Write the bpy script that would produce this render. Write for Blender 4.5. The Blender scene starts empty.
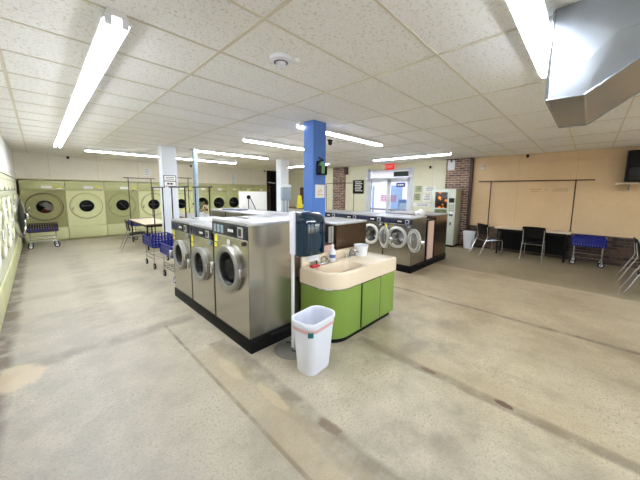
import bpy, bmesh, math, random
from mathutils import Vector, Matrix
random.seed(7)
PI = math.pi
scene = bpy.context.scene
COL = scene.collection

# ------------------------------------------------------------------ helpers
def lin(c):
    return tuple(((v/255.0)/12.92 if v/255.0 <= 0.04045 else (((v/255.0)+0.055)/1.055)**2.4) for v in c[:3]) + (1.0,)

class MB:
    """collects shapes into one bmesh"""
    def __init__(self):
        self.bm = bmesh.new()
    def _add(self, verts, faces):
        vs = [self.bm.verts.new(v) for v in verts]
        for f in faces:
            try: self.bm.faces.new([vs[i] for i in f])
            except ValueError: pass
        return vs
    def box(self, x0, x1, y0, y1, z0, z1, bevel=0.0, seg=2):
        b = bmesh.new()
        bmesh.ops.create_cube(b, size=1.0)
        for v in b.verts:
            v.co = Vector(((x0+x1)/2 + v.co.x*(x1-x0), (y0+y1)/2 + v.co.y*(y1-y0), (z0+z1)/2 + v.co.z*(z1-z0)))
        if bevel > 0:
            bmesh.ops.bevel(b, geom=b.edges[:], offset=bevel, segments=seg, profile=0.5, affect='EDGES')
        self._merge(b)
        return self
    def _merge(self, b, mat=None):
        if mat is not None: b.transform(mat)
        me = bpy.data.meshes.new('tmp'); b.to_mesh(me); b.free()
        self.bm.from_mesh(me); bpy.data.meshes.remove(me)
    def obox(self, c, size, rot, bevel=0.0):
        """box with centre c, size, euler rotation"""
        from mathutils import Euler
        b = bmesh.new(); bmesh.ops.create_cube(b, size=1.0)
        for v in b.verts: v.co = Vector((v.co.x*size[0], v.co.y*size[1], v.co.z*size[2]))
        if bevel > 0:
            bmesh.ops.bevel(b, geom=b.edges[:], offset=bevel, segments=2, profile=0.5, affect='EDGES')
        self._merge(b, Matrix.Translation(Vector(c)) @ Euler(rot).to_matrix().to_4x4())
        return self
    def lathe(self, prof, origin=(0,0,0), axis=(0,0,1), seg=32, cap0=False, cap1=False, sx=1.0, sy=1.0):
        """prof: list of (radius, height along axis)"""
        ax = Vector(axis).normalized()
        q = Vector((0,0,1)).rotation_difference(ax).to_matrix()
        o = Vector(origin); rings = []
        for r, h in prof:
            if r < 1e-6:
                rings.append([self.bm.verts.new(o + q @ Vector((0,0,h)))])
            else:
                rings.append([self.bm.verts.new(o + q @ Vector((sx*r*math.cos(2*PI*i/seg), sy*r*math.sin(2*PI*i/seg), h))) for i in range(seg)])
        for a, b in zip(rings, rings[1:]):
            for i in range(seg):
                j = (i+1) % seg
                if len(a) == 1 and len(b) == 1: continue
                if len(a) == 1: f = (a[0], b[j], b[i])
                elif len(b) == 1: f = (a[i], a[j], b[0])
                else: f = (a[i], a[j], b[j], b[i])
                try: self.bm.faces.new(f)
                except ValueError: pass
        if cap0 and len(rings[0]) > 1: self.bm.faces.new(rings[0][::-1])
        if cap1 and len(rings[-1]) > 1: self.bm.faces.new(rings[-1])
        return self
    def cyl(self, p0, p1, r, seg=14, r1=None):
        p0 = Vector(p0); p1 = Vector(p1); d = p1-p0
        return self.lathe([(r,0),(r if r1 is None else r1,d.length)], p0, d, seg, True, True)
    def tube(self, pts, r, seg=8, closed=False):
        pts = [Vector(p) for p in pts]; n = len(pts); rings = []
        up = None
        for i, p in enumerate(pts):
            if closed: t = (pts[(i+1) % n]-pts[i-1]).normalized()
            elif i == 0: t = (pts[1]-p).normalized()
            elif i == n-1: t = (p-pts[i-1]).normalized()
            else: t = ((pts[i+1]-p).normalized()+(p-pts[i-1]).normalized()).normalized()
            if up is None:
                up = t.orthogonal().normalized()
            else:
                up = (up - t*up.dot(t))
                up = up.normalized() if up.length > 1e-5 else t.orthogonal().normalized()
            s = t.cross(up)
            rings.append([self.bm.verts.new(p + r*(math.cos(2*PI*k/seg)*up + math.sin(2*PI*k/seg)*s)) for k in range(seg)])
        pairs = list(zip(rings, rings[1:]))
        if closed: pairs.append((rings[-1], rings[0]))
        for a, b in pairs:
            for k in range(seg):
                l = (k+1) % seg
                try: self.bm.faces.new((a[k], a[l], b[l], b[k]))
                except ValueError: pass
        if not closed:
            self.bm.faces.new(rings[0][::-1]); self.bm.faces.new(rings[-1])
        return self
    def prism(self, poly, h0, h1, axis='z'):
        """extrude a 2d polygon; axis names the extrusion direction"""
        def m(p, h):
            return {'z': (p[0],p[1],h), 'y': (p[0],h,p[1]), 'x': (h,p[0],p[1])}[axis]
        n = len(poly)
        vs = [self.bm.verts.new(m(p,h0)) for p in poly] + [self.bm.verts.new(m(p,h1)) for p in poly]
        self.bm.faces.new(vs[:n][::-1]); self.bm.faces.new(vs[n:])
        for i in range(n):
            j = (i+1) % n
            self.bm.faces.new((vs[i], vs[j], vs[n+j], vs[n+i]))
        return self
    def loft(self, rings, cap0=True, cap1=True):
        rr = [[self.bm.verts.new(p) for p in r] for r in rings]; n = len(rr[0])
        for a, b in zip(rr, rr[1:]):
            for i in range(n):
                j = (i+1) % n
                self.bm.faces.new((a[i], a[j], b[j], b[i]))
        if cap0: self.bm.faces.new(rr[0][::-1])
        if cap1: self.bm.faces.new(rr[-1])
        return self
    def plate_hole(self, x0, x1, z0, z1, cx, cz, r, y, thick=0.0, seg=48):
        """vertical plate in the xz plane at y with a round hole"""
        ang = sorted([2*PI*i/seg for i in range(seg)] + [math.atan2(zz-cz, xx-cx) % (2*PI) for xx in (x0,x1) for zz in (z0,z1)])
        a2 = [ang[0]]
        for a in ang[1:]:
            if a - a2[-1] > 1e-4: a2.append(a)
        inn, out = [], []
        for a in a2:
            c, s = math.cos(a), math.sin(a)
            ts = []
            if abs(c) > 1e-9: ts.append(((x1 if c > 0 else x0)-cx)/c)
            if abs(s) > 1e-9: ts.append(((z1 if s > 0 else z0)-cz)/s)
            t = min(ts)
            inn.append((cx+r*c, y, cz+r*s)); out.append((cx+t*c, y, cz+t*s))
        n = len(a2)
        vi = [self.bm.verts.new(p) for p in inn]; vo = [self.bm.verts.new(p) for p in out]
        for i in range(n):
            j = (i+1) % n
            self.bm.faces.new((vi[i], vo[i], vo[j], vi[j]))
        if thick:
            vi2 = [self.bm.verts.new((p[0],p[1]+thick,p[2])) for p in inn]
            for i in range(n):
                j = (i+1) % n
                self.bm.faces.new((vi[j], vi2[j], vi2[i], vi[i]))
        return self
    def build(self, name, mat, parent=None, smooth=True, angle=35, normals=True):
        if normals: bmesh.ops.recalc_face_normals(self.bm, faces=self.bm.faces[:])
        me = bpy.data.meshes.new(name)
        self.bm.to_mesh(me); self.bm.free()
        me.materials.append(mat)
        if smooth:
            for p in me.polygons: p.use_smooth = True
            try: me.set_sharp_from_angle(angle=math.radians(angle))
            except Exception: pass
        o = bpy.data.objects.new(name, me); COL.objects.link(o)
        if parent is not None: o.parent = parent
        return o

def tag(o, label, cat, group=None):
    o['label'] = label; o['category'] = cat
    if group: o['group'] = group
    return o
def thing(name, label, cat, loc=(0,0,0), rz=0.0, group=None):
    o = bpy.data.objects.new(name, None); COL.objects.link(o)
    o.empty_display_size = 0.1
    o.location = loc; o.rotation_euler = (0,0,rz)
    return tag(o, label, cat, group)
def struct(o, label=None):
    o['kind'] = 'structure'
    if label: o['label'] = label
    return o
def dup(root, loc, rz, label):
    def cp(o, par):
        c = o.copy(); COL.objects.link(c)
        if par is not None: c.parent = par
        for k in [x for x in bpy.data.objects if x.parent == o]: cp(k, c)
        return c
    r = cp(root, None)
    r.location = loc; r.rotation_euler = (0,0,rz); r['label'] = label
    return r
def arc(cx, cy, r, a0, a1, n=8):
    return [(cx+r*math.cos(math.radians(a0+(a1-a0)*i/n)), cy+r*math.sin(math.radians(a0+(a1-a0)*i/n))) for i in range(n+1)]
def rrect(x0, x1, y0, y1, r, n=5):
    return arc(x1-r,y1-r,r,0,90,n)+arc(x0+r,y1-r,r,90,180,n)+arc(x0+r,y0+r,r,180,270,n)+arc(x1-r,y0+r,r,270,360,n)

# ------------------------------------------------------------------ materials
def newmat(name):
    m = bpy.data.materials.new(name); m.use_nodes = True
    nt = m.node_tree
    return m, nt, nt.nodes['Principled BSDF']
def node(nt, typ, **kw):
    n = nt.nodes.new(typ)
    for k, v in kw.items(): setattr(n, k, v)
    return n
def mth(nt, op, a, b=None, c=None):
    n = nt.nodes.new('ShaderNodeMath'); n.operation = op
    for i, v in enumerate((a,b,c)):
        if v is None: continue
        if isinstance(v, (int,float)): n.inputs[i].default_value = v
        else: nt.links.new(v, n.inputs[i])
    return n.outputs[0]
def mix(nt, fac, a, b, blend='MIX'):
    n = nt.nodes.new('ShaderNodeMix'); n.data_type = 'RGBA'; n.blend_type = blend
    for sock, v in ((n.inputs[0],fac),(n.inputs[6],a),(n.inputs[7],b)):
        if isinstance(v, (int,float)): sock.default_value = v
        elif isinstance(v, tuple): sock.default_value = v
        else: nt.links.new(v, sock)
    return n.outputs[2]
def noise(nt, vec, scale, detail=4, rough=0.5):
    n = nt.nodes.new('ShaderNodeTexNoise')
    n.inputs['Scale'].default_value = scale; n.inputs['Detail'].default_value = detail; n.inputs['Roughness'].default_value = rough
    if vec is not None: nt.links.new(vec, n.inputs['Vector'])
    return n.outputs['Fac']
def ramp(nt, fac, p0, p1, v0=0.0, v1=1.0):
    n = nt.nodes.new('ShaderNodeMapRange'); n.clamp = True
    for i, v in enumerate((p0,p1,v0,v1)): n.inputs[i+1].default_value = v
    nt.links.new(fac, n.inputs[0]); return n.outputs[0]
def scalevec(nt, vec, s):
    n = nt.nodes.new('ShaderNodeMapping'); n.inputs['Scale'].default_value = s
    nt.links.new(vec, n.inputs['Vector']); return n.outputs[0]

def plain(name, rgb, rough=0.5, metal=0.0, var=0.06, nscale=6.0, bump=0.0, coat=0.0, spec=0.5, stretch=None, alpha=1.0):
    m, nt, b = newmat(name)
    geo = node(nt, 'ShaderNodeTexCoord')
    vec = geo.outputs['Object']
    if stretch: vec = scalevec(nt, vec, stretch)
    f = noise(nt, vec, nscale, 4)
    c = lin(rgb)
    dk = tuple(v*(1-var*2) for v in c[:3])+(1.0,); lt = tuple(min(1,v*(1+var)) for v in c[:3])+(1.0,)
    nt.links.new(mix(nt, f, dk, lt), b.inputs['Base Color'])
    b.inputs['Roughness'].default_value = rough; b.inputs['Metallic'].default_value = metal
    b.inputs['Specular IOR Level'].default_value = spec
    b.inputs['Coat Weight'].default_value = coat
    if alpha < 1: b.inputs['Alpha'].default_value = alpha
    if bump > 0:
        bn = node(nt, 'ShaderNodeBump'); bn.inputs['Strength'].default_value = bump; bn.inputs['Distance'].default_value = 0.01
        nt.links.new(noise(nt, vec, nscale*6, 3), bn.inputs['Height']); nt.links.new(bn.outputs[0], b.inputs['Normal'])
    return m

def emit(name, rgb, strength):
    m, nt, b = newmat(name)
    b.inputs['Base Color'].default_value = lin(rgb)
    b.inputs['Emission Color'].default_value = lin(rgb); b.inputs['Emission Strength'].default_value = strength
    return m

M = {}
def brushed(name, rgb, rough, stretch):
    m, nt, b = newmat(name)
    tc = node(nt, 'ShaderNodeTexCoord')
    v = scalevec(nt, tc.outputs['Object'], stretch)
    f = noise(nt, v, 5.0, 2, 0.4)
    g = noise(nt, tc.outputs['Object'], 2.2, 3)
    c = lin(rgb)
    col = mix(nt, f, tuple(x*0.92 for x in c[:3])+(1,), tuple(min(1,x*1.04) for x in c[:3])+(1,))
    nt.links.new(col, b.inputs['Base Color'])
    b.inputs['Metallic'].default_value = 0.86
    nt.links.new(mth(nt, 'ADD', ramp(nt, f, 0.3, 0.7, rough-0.05, rough+0.06), ramp(nt, g, 0.3, 0.7, -0.03, 0.05)), b.inputs['Roughness'])
    return m
M['steel'] = plain('satin_steel', (180,175,162), 0.24, 0.9, 0.03, 1.5)
M['steel_brown_reflect'] = plain('brown_reflection_steel', (128,106,88), 0.22, 0.9, 0.05, 1.5)  # brown reflection put into the steel colour
M['steel_top'] = plain('pale_steel', (178,178,182), 0.32, 0.5, 0.03)
M['chrome'] = plain('chrome', (205,205,205), 0.16, 1.0, 0.02)
M['ring'] = plain('cast_ring', (158,157,153), 0.3, 0.9, 0.04)
M['ringwhite'] = plain('pale_ring', (206,204,196), 0.35, 0.35, 0.04)
M['black'] = plain('black_plastic', (10,10,11), 0.4, 0, 0.1, spec=0.3)
M['blackmatte'] = plain('black_paint', (9,8,8), 0.6, 0, 0.1, spec=0.25)
M['rubber'] = plain('rubber', (40,40,42), 0.7)
M['panel'] = plain('dark_panel', (24,27,30), 0.35, 0.1, 0.08)
M['panelblue'] = plain('navy_panel', (24,30,62), 0.35, 0, 0.05)
M['white'] = plain('white_paint', (232,232,230), 0.45, 0, 0.02)
M['whitecool'] = plain('column_white', (222,227,234), 0.5, 0, 0.02, 3, 0.03)
M['whiteplastic'] = plain('white_plastic', (236,238,246), 0.35, 0, 0.015)
M['paper'] = plain('paper', (240,240,236), 0.7, 0, 0.02)
M['ink'] = plain('ink', (60,60,66), 0.7)
M['redink'] = plain('red_ink', (196,54,60), 0.6)
M['olivedark'] = plain('olive_enamel', (148,146,92), 0.38, 0, 0.03, 2)
M['olivemid'] = plain('sage_enamel', (166,167,112), 0.38, 0, 0.03, 2)
M['olivelight'] = plain('pale_lime_enamel', (216,217,164), 0.38, 0, 0.03, 2)
M['header'] = plain('header_enamel', (192,194,138), 0.4, 0, 0.03, 2)
M['cream'] = plain('cream_enamel', (226,226,196), 0.35, 0, 0.03, 2)
M['yellow'] = plain('yellow_sticker', (238,222,40), 0.5, 0, 0.03)
M['blue_paint'] = plain('blue_paint', (82,128,208), 0.42, 0, 0.03, 3, 0.02)
M['blue_plastic'] = plain('blue_plastic', (24,32,132), 0.35, 0, 0.06)
M['navy'] = plain('navy_plastic', (24,30,96), 0.35)
M['green'] = plain('green_laminate', (132,160,68), 0.3, 0, 0.04, 2)
M['sinktop'] = plain('cream_basin', (234,216,188), 0.22, 0, 0.025, 3, coat=0.4)
M['pink'] = plain('pink_board', (226,190,172), 0.6, 0, 0.03)
M['galv'] = plain('galvanised', (168,174,182), 0.26, 0.9, 0.1, 9)
M['woodtop'] = plain('birch_laminate', (228,210,186), 0.4, 0, 0.04, 2, stretch=(1,8,1))
M['woodedge'] = plain('brown_edge', (120,84,56), 0.5)
M['brown'] = plain('brown_trim', (64,42,34), 0.55)
M['red'] = plain('red_plastic', (206,40,60), 0.4)
M['bluegrey'] = plain('grey_box', (150,168,182), 0.45)
M['vend'] = plain('vending_green_grey', (194,202,188), 0.4, 0, 0.03)
M['vendside'] = plain('vending_side', (150,150,128), 0.45, 0, 0.05)
M['teal'] = plain('teal_sticker', (20,110,112), 0.5)
M['rod'] = plain('dark_rod', (52,40,40), 0.4, 0.5)
M['greypole'] = plain('pole_grey', (150,148,144), 0.35, 0.6)
M['framewhite'] = plain('door_frame_paint', (222,226,234), 0.4)
M['smokewin'] = plain('paper_bag', (238,236,232), 0.6)
M['clothred'] = plain('red_cloth', (150,52,44), 0.8, 0, 0.1, 10, 0.3)
M['clothwhite'] = plain('white_cloth', (226,222,206), 0.8, 0, 0.1, 10, 0.3)
M['leaf'] = plain('green_leaf', (92,116,48), 0.6, 0, 0.2)
M['petal'] = plain('cream_petal', (226,192,164), 0.6, 0, 0.15)
M['void'] = plain('recess_shade', (30,26,24), 0.7)  # shade put into the colour of recesses and the passage
M['door_brown'] = plain('brown_door', (96,76,52), 0.5)

def glassmat(name, rgb, alpha, rough=0.04):
    m, nt, b = newmat(name)
    b.inputs['Base Color'].default_value = lin(rgb); b.inputs['Roughness'].default_value = rough
    b.inputs['Alpha'].default_value = alpha; b.inputs['Specular IOR Level'].default_value = 0.25
    return m
M['doorglass'] = glassmat('door_glass', (12,14,20), 0.62)
M['dryglass'] = glassmat('dryer_glass', (7,8,14), 0.5, 0.12)
M['clearglass'] = glassmat('clear_glass', (210,225,240), 0.10)
M['dispglass'] = plain('dispenser_smoked_plastic', (14,44,66), 0.12, 0, 0.1, 3, coat=0.5)

# concrete floor
def floor_mat():
    m, nt, b = newmat('concrete_floor')
    g = node(nt, 'ShaderNodeNewGeometry'); P = g.outputs['Position']
    sx = node(nt, 'ShaderNodeSeparateXYZ'); nt.links.new(P, sx.inputs[0]); X, Y = sx.outputs[0], sx.outputs[1]
    big = noise(nt, P, 0.55, 5, 0.55); mid = noise(nt, P, 2.6, 6, 0.65); fine = noise(nt, P, 70, 4, 0.75); spk = noise(nt, P, 48, 3, 0.55); blot = noise(nt, P, 1.1, 8, 0.72)
    col = mix(nt, ramp(nt, big, 0.36, 0.64), lin((158,147,124)), lin((194,181,152)))
    col = mix(nt, ramp(nt, mid, 0.42, 0.66, 0, 0.7), col, lin((212,200,172)))
    col = mix(nt, ramp(nt, mid, 0.30, 0.44, 0.55, 0), col, lin((138,126,106)))
    col = mix(nt, ramp(nt, blot, 0.53, 0.66, 0, 0.6), col, lin((222,210,182)))
    col = mix(nt, ramp(nt, blot, 0.36, 0.47, 0.5, 0), col, lin((132,118,92)))
    # cooler, greyer concrete in the left aisle, warmer towards the right
    col = mix(nt, ramp(nt, X, 0.2, 2.6, 0.6, 0.0), col, lin((184,179,170)), 'MIX')
    col = mix(nt, ramp(nt, X, 2.2, 4.6, 0.0, 0.35), col, lin((200,175,132)), 'MIX')
    # exposed aggregate specks
    col = mix(nt, mth(nt, 'MULTIPLY', ramp(nt, spk, 0.56, 0.66, 0, 0.6), ramp(nt, blot, 0.35, 0.6)), col, lin((122,108,92)))
    col = mix(nt, ramp(nt, fine, 0.48, 0.72, 0, 0.45), col, lin((122,110,92)))
    wob = mth(nt, 'MULTIPLY', mth(nt, 'SUBTRACT', noise(nt, P, 1.6, 4), 0.5), 0.10)
    brk = noise(nt, P, 3.4, 4, 0.7)
    def line(coord, c, w, other, lo, hi, rgb, fac, soft=1.6, wobble=True):
        nonlocal col
        d = mth(nt, 'ABSOLUTE', mth(nt, 'SUBTRACT', mth(nt, 'ADD', coord, wob) if wobble else coord, c))
        k = ramp(nt, d, w, w*soft, 1, 0)
        k = mth(nt, 'MULTIPLY', k, mth(nt, 'GREATER_THAN', other, lo)); k = mth(nt, 'MULTIPLY', k, mth(nt, 'LESS_THAN', other, hi))
        k = mth(nt, 'MULTIPLY', k, ramp(nt, brk, 0.36, 0.58, 0.25, 1.0)); k = mth(nt, 'MULTIPLY', k, fac)
        col = mix(nt, k, col, rgb)
    dk = lin((104,94,80)); dk2 = lin((128,118,102)); lt = lin((214,202,172))
    line(X, 1.00, 0.010, Y, -4, 3.7, dk, 0.75, 2.0, False)          # sawn joint by the washers
    line(X, 1.30, 0.075, Y, -4, 2.9, dk2, 0.75, 1.6)                 # trowelled trench seam
    line(X, 1.14, 0.12, Y, -4, 2.85, lin((176,158,124)), 0.5, 1.5)
    line(Y, 3.72, 0.06, X, -0.6, 1.35, dk2, 0.6, 2.5)
    line(X, 0.50, 0.09, Y, 4.2, 9.5, dk2, 0.4, 2.4)
    line(Y, 6.1, 0.08, X, -0.6, 1.3, dk2, 0.35, 2.4)
    line(X, 0.06, 0.3, Y, -4, 5.2, lin((140,134,124)), 0.4, 2.0)
    line(X, 2.50, 0.035, Y, -4, 1.8, dk, 0.65, 2.2)                 # joints running under the open floor
    line(X, 2.62, 0.10, Y, -4, 1.6, lin((170,150,112)), 0.35, 1.8)
    line(X, 4.40, 0.022, Y, -4, 3.0, dk, 0.7, 2.2)
    line(X, 6.55, 0.02, Y, -4, 2.4, lt, 0.6, 2.0)
    line(X, -0.40, 0.06, Y, -4, 13, lin((92,76,60)), 0.8, 2.2)       # dark line along the dryers
    # darker, greener strip by the right wall
    side = mth(nt, 'MULTIPLY', ramp(nt, mth(nt, 'ADD', X, wob), 6.55, 6.68, 0, 0.5), ramp(nt, mid, 0.2, 0.7, 0.8, 1.0))
    col = mix(nt, side, col, lin((122,114,86)))
    # pale worn patches
    wob2 = mth(nt, 'MULTIPLY', mth(nt, 'SUBTRACT', noise(nt, P, 5.0, 5, 0.7), 0.5), 0.30)
    def patch(px, py, rx, ry, rgb, fac):
        nonlocal col
        dx = mth(nt, 'DIVIDE', mth(nt, 'SUBTRACT', mth(nt, 'ADD', X, mth(nt, 'MULTIPLY', wob2, min(1.0, rx*6))), px), rx); dy = mth(nt, 'DIVIDE', mth(nt, 'SUBTRACT', mth(nt, 'SUBTRACT', Y, mth(nt, 'MULTIPLY', wob2, min(1.0, ry*6))), py), ry)
        d = mth(nt, 'SQRT', mth(nt, 'ADD', mth(nt, 'MULTIPLY', dx, dx), mth(nt, 'MULTIPLY', dy, dy)))
        k = mth(nt, 'MULTIPLY', ramp(nt, d, 0.75, 1.05, 1, 0), fac)
        col = mix(nt, k, col, rgb)
    patch(-0.28, 3.58, 0.20, 0.26, lin((206,188,158)), 0.7)
    patch(1.17, 2.35, 0.06, 0.25, lin((204,190,158)), 0.5)
    patch(1.24, 1.75, 0.05, 0.22, lin((208,192,158)), 0.5)
    patch(2.52, 0.35, 0.035, 0.09, lin((84,48,34)), 0.8)
    patch(2.50, 0.98, 0.035, 0.08, lin((96,62,44)), 0.6)
    patch(1.36, 1.22, 0.05, 0.10, lin((110,86,66)), 0.6)
    nt.links.new(col, b.inputs['Base Color'])
    nt.links.new(ramp(nt, mid, 0.3, 0.7, 0.34, 0.56), b.inputs['Roughness'])
    bn = node(nt, 'ShaderNodeBump'); bn.inputs['Strength'].default_value = 0.18; bn.inputs['Distance'].default_value = 0.006
    nt.links.new(mth(nt, 'ADD', fine, mid), bn.inputs['Height']); nt.links.new(bn.outputs[0], b.inputs['Normal'])
    return m
M['floor'] = floor_mat()
def ceil_mat():
    m, nt, b = newmat('ceiling_tile')
    g = node(nt, 'ShaderNodeNewGeometry'); P = g.outputs['Position']
    sp = noise(nt, P, 42, 3, 0.65); sp2 = noise(nt, P, 85, 2, 0.5); big = noise(nt, P, 0.5, 2)
    col = mix(nt, ramp(nt, big, 0.35, 0.65), lin((238,236,232)), lin((244,243,240)))
    col = mix(nt, ramp(nt, sp, 0.55, 0.68, 0, 0.5), col, lin((176,160,132)))
    col = mix(nt, ramp(nt, sp2, 0.56, 0.7, 0, 0.25), col, lin((160,146,120)))
    nt.links.new(col, b.inputs['Base Color']); b.inputs['Roughness'].default_value = 0.9; b.inputs['Specular IOR Level'].default_value = 0.2
    bn = node(nt, 'ShaderNodeBump'); bn.inputs['Strength'].default_value = 0.3; bn.inputs['Distance'].default_value = 0.006; bn.invert = True
    nt.links.new(sp, bn.inputs['Height']); nt.links.new(bn.outputs[0], b.inputs['Normal'])
    return m
M['ceil'] = ceil_mat()
M['tee'] = plain('tee_bar', (214,206,186), 0.45, 0, 0.06, 1.5)
def wall_mat(name, a, c, seamx=None, axis=0, seam_rgb=(150,132,96)):
    m, nt, b = newmat(name)
    g = node(nt, 'ShaderNodeNewGeometry'); P = g.outputs['Position']
    s = node(nt, 'ShaderNodeSeparateXYZ'); nt.links.new(P, s.inputs[0])
    f = noise(nt, P, 0.9, 4, 0.6); f2 = noise(nt, P, 14, 4, 0.6)
    col = mix(nt, ramp(nt, f, 0.3, 0.7), lin(a), lin(c))
    col = mix(nt, ramp(nt, f2, 0.55, 0.8, 0, 0.18), col, lin(seam_rgb))
    if seamx:
        t = mth(nt, 'ABSOLUTE', mth(nt, 'SUBTRACT', mth(nt, 'MODULO', mth(nt, 'ADD', s.outputs[axis], 40*seamx+0.3), seamx), seamx/2))
        col = mix(nt, mth(nt, 'MULTIPLY', mth(nt, 'LESS_THAN', t, 0.004), 0.5), col, lin(seam_rgb))
    nt.links.new(col, b.inputs['Base Color']); b.inputs['Roughness'].default_value = 0.55
    return m
M['wallcream'] = wall_mat('cream_wall', (226,219,202), (234,228,212), 1.22, 0)
M['walltan'] = wall_mat('tan_panel', (206,176,134), (218,190,150), 1.22, 1, (160,128,92))
M['wallfront'] = wall_mat('pale_green_cream_wall', (220,217,188), (228,226,202), 1.22, 1)
M['wallwhite'] = wall_mat('white_wall', (222,220,212), (230,228,222))
def brick_mat(name, dark):
    m, nt, b = newmat(name)
    g = node(nt, 'ShaderNodeNewGeometry'); P = g.outputs['Position']
    s = node(nt, 'ShaderNodeSeparateXYZ'); nt.links.new(P, s.inputs[0])
    cb = node(nt, 'ShaderNodeCombineXYZ')
    nt.links.new(mth(nt, 'ADD', s.outputs[1], s.outputs[0]), cb.inputs[0]); nt.links.new(s.outputs[2], cb.inputs[1])
    br = node(nt, 'ShaderNodeTexBrick'); nt.links.new(cb.outputs[0], br.inputs['Vector'])
    br.inputs['Scale'].default_value = 1.0; br.inputs['Mortar Size'].default_value = 0.007
    br.inputs['Brick Width'].default_value = 0.21; br.inputs['Row Height'].default_value = 0.074
    k = 0.5 if dark else 1.0  # knee wall copy is dimmed, its lack of light put into the colours
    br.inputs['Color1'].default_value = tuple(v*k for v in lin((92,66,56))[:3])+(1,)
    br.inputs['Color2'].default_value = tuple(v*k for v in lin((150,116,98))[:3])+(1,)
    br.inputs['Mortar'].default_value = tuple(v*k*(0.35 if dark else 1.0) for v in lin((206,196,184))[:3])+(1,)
    f = noise(nt, P, 9, 4)
    nt.links.new(mix(nt, ramp(nt, f, 0.5, 0.7, 0, 0.55), br.outputs['Color'], lin((58,40,36))), b.inputs['Base Color'])
    b.inputs['Roughness'].default_value = 0.8
    bn = node(nt, 'ShaderNodeBump'); bn.inputs['Strength'].default_value = 0.6; bn.inputs['Distance'].default_value = 0.01; bn.invert = True
    nt.links.new(br.outputs['Fac'], bn.inputs['Height']); nt.links.new(bn.outputs[0], b.inputs['Normal'])
    return m
M['brick'] = brick_mat('brick_wall', False); M['brick_shaded'] = brick_mat('shaded_brick', True)
M['tube'] = emit('fluorescent_tube', (240,246,255), 11.0)
M['exit'] = emit('exit_sign_face', (214,44,40), 0.16)
M['vendpic'] = None

# ------------------------------------------------------------------ room
C = 2.79; XR = 9.6; YB = 12.46; XL = -0.44; YF = -4.0
struct(MB().box(-1.6, XR+0.25, YF-0.2, 13.6, -0.15, 0.0).build('floor', M['floor'], smooth=False), 'worn beige concrete floor')
struct(MB().box(-1.6, XR+0.25, YF-0.2, 13.6, C, C+0.15).build('ceiling', M['ceil'], smooth=False), 'speckled drop ceiling of tiles')
g = MB()
for k in range(-2, 9):
    x = 1.09+1.22*k
    if -0.5 < x < XR: g.box(x-0.013, x+0.013, YF, YB-0.0, C-0.006, C+0.002)
for k in range(-8, 20):
    y = 0.975+0.61*k
    if YF < y < YB: g.box(XL, XR, y-0.009, y+0.009, C-0.004, C+0.002)
struct(g.build('trim_1', M['tee'], smooth=False), 'ceiling grid of cream tee bars')
# left and back: bulkheads above the dryers, solid wall behind them
struct(MB().box(-1.4, XL-0.01, YF, 4.47, 0, 1.99).box(-0.60, XL-0.01, 11.71, YB-0.0, 0, 1.99).box(-1.6, -1.4, YF, 13.6, 0, C).box(-1.4, XL, YF, 13.4, 1.99, C).build('wall_left', M['wallwhite'], smooth=False), 'white wall above the left dryers')
struct(MB().box(-1.4, 8.62, 13.4, 13.6, 0, C).box(XL, 8.62, YB, 13.4, 1.99, C).box(8.50, 8.62, YB, 13.4, 0, 1.99).build('wall_back', M['wallcream'], smooth=False), 'cream wall above the back dryers')
WZ0, WZ1 = 0.75, 2.45
wf = MB().box(-1.4, XR+0.2, YF-0.2, YF, 0, WZ0).box(-1.4, XR+0.2, YF-0.2, YF, WZ1, C)
for a, b in ((-1.4,0.4),(4.2,5.0),(8.8,XR+0.2)): wf.box(a, b, YF-0.2, YF, WZ0, WZ1)
struct(wf.build('wall_front', M['wallfront'], smooth=False), 'pale wall with two added daylight openings behind the viewer')
for i, (a, b) in enumerate(((0.4,4.2),(5.0,8.8))):  # unseen windows, added so more daylight reaches the room
    wm = MB().box(a, b, YF-0.14, YF-0.06, WZ0, WZ0+0.06).box(a, b, YF-0.14, YF-0.06, WZ1-0.06, WZ1)
    for k in range(4):
        x = a+(b-a-0.06)*k/3; wm.box(x, x+0.06, YF-0.14, YF-0.06, WZ0, WZ1)
    wo = struct(wm.build('window_%d' % (i+1), M['framewhite'], smooth=False), 'white framed window added behind the viewer for daylight')
    MB().box(a+0.03, b-0.03, YF-0.103, YF-0.097, WZ0+0.03, WZ1-0.03).build('glass', M['clearglass'], wo, smooth=False)
# passage in the far corner, its darkness put into the wall colour
struct(MB().box(8.62, XR, 13.4, 13.6, 0, C).build('wall_passage', M['void'], smooth=False), 'passage end wall, its shade put into the colour')
struct(MB().box(XR-0.02, XR-0.001, YB+0.04, 13.4, 0, C).box(8.622, 8.64, YB+0.04, 13.4, 0, C).build('passage_shade_sheets', M['void'], smooth=False), 'sheets on the passage sides, shade put into their colour')
struct(MB().box(8.62, 8.70, YB-0.02, YB+0.04, 0, C).box(8.70, XR, YB-0.02, YB+0.04, C-0.12, C).build('trim_2', M['void'], smooth=False), 'dark frame of the passage')
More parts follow.
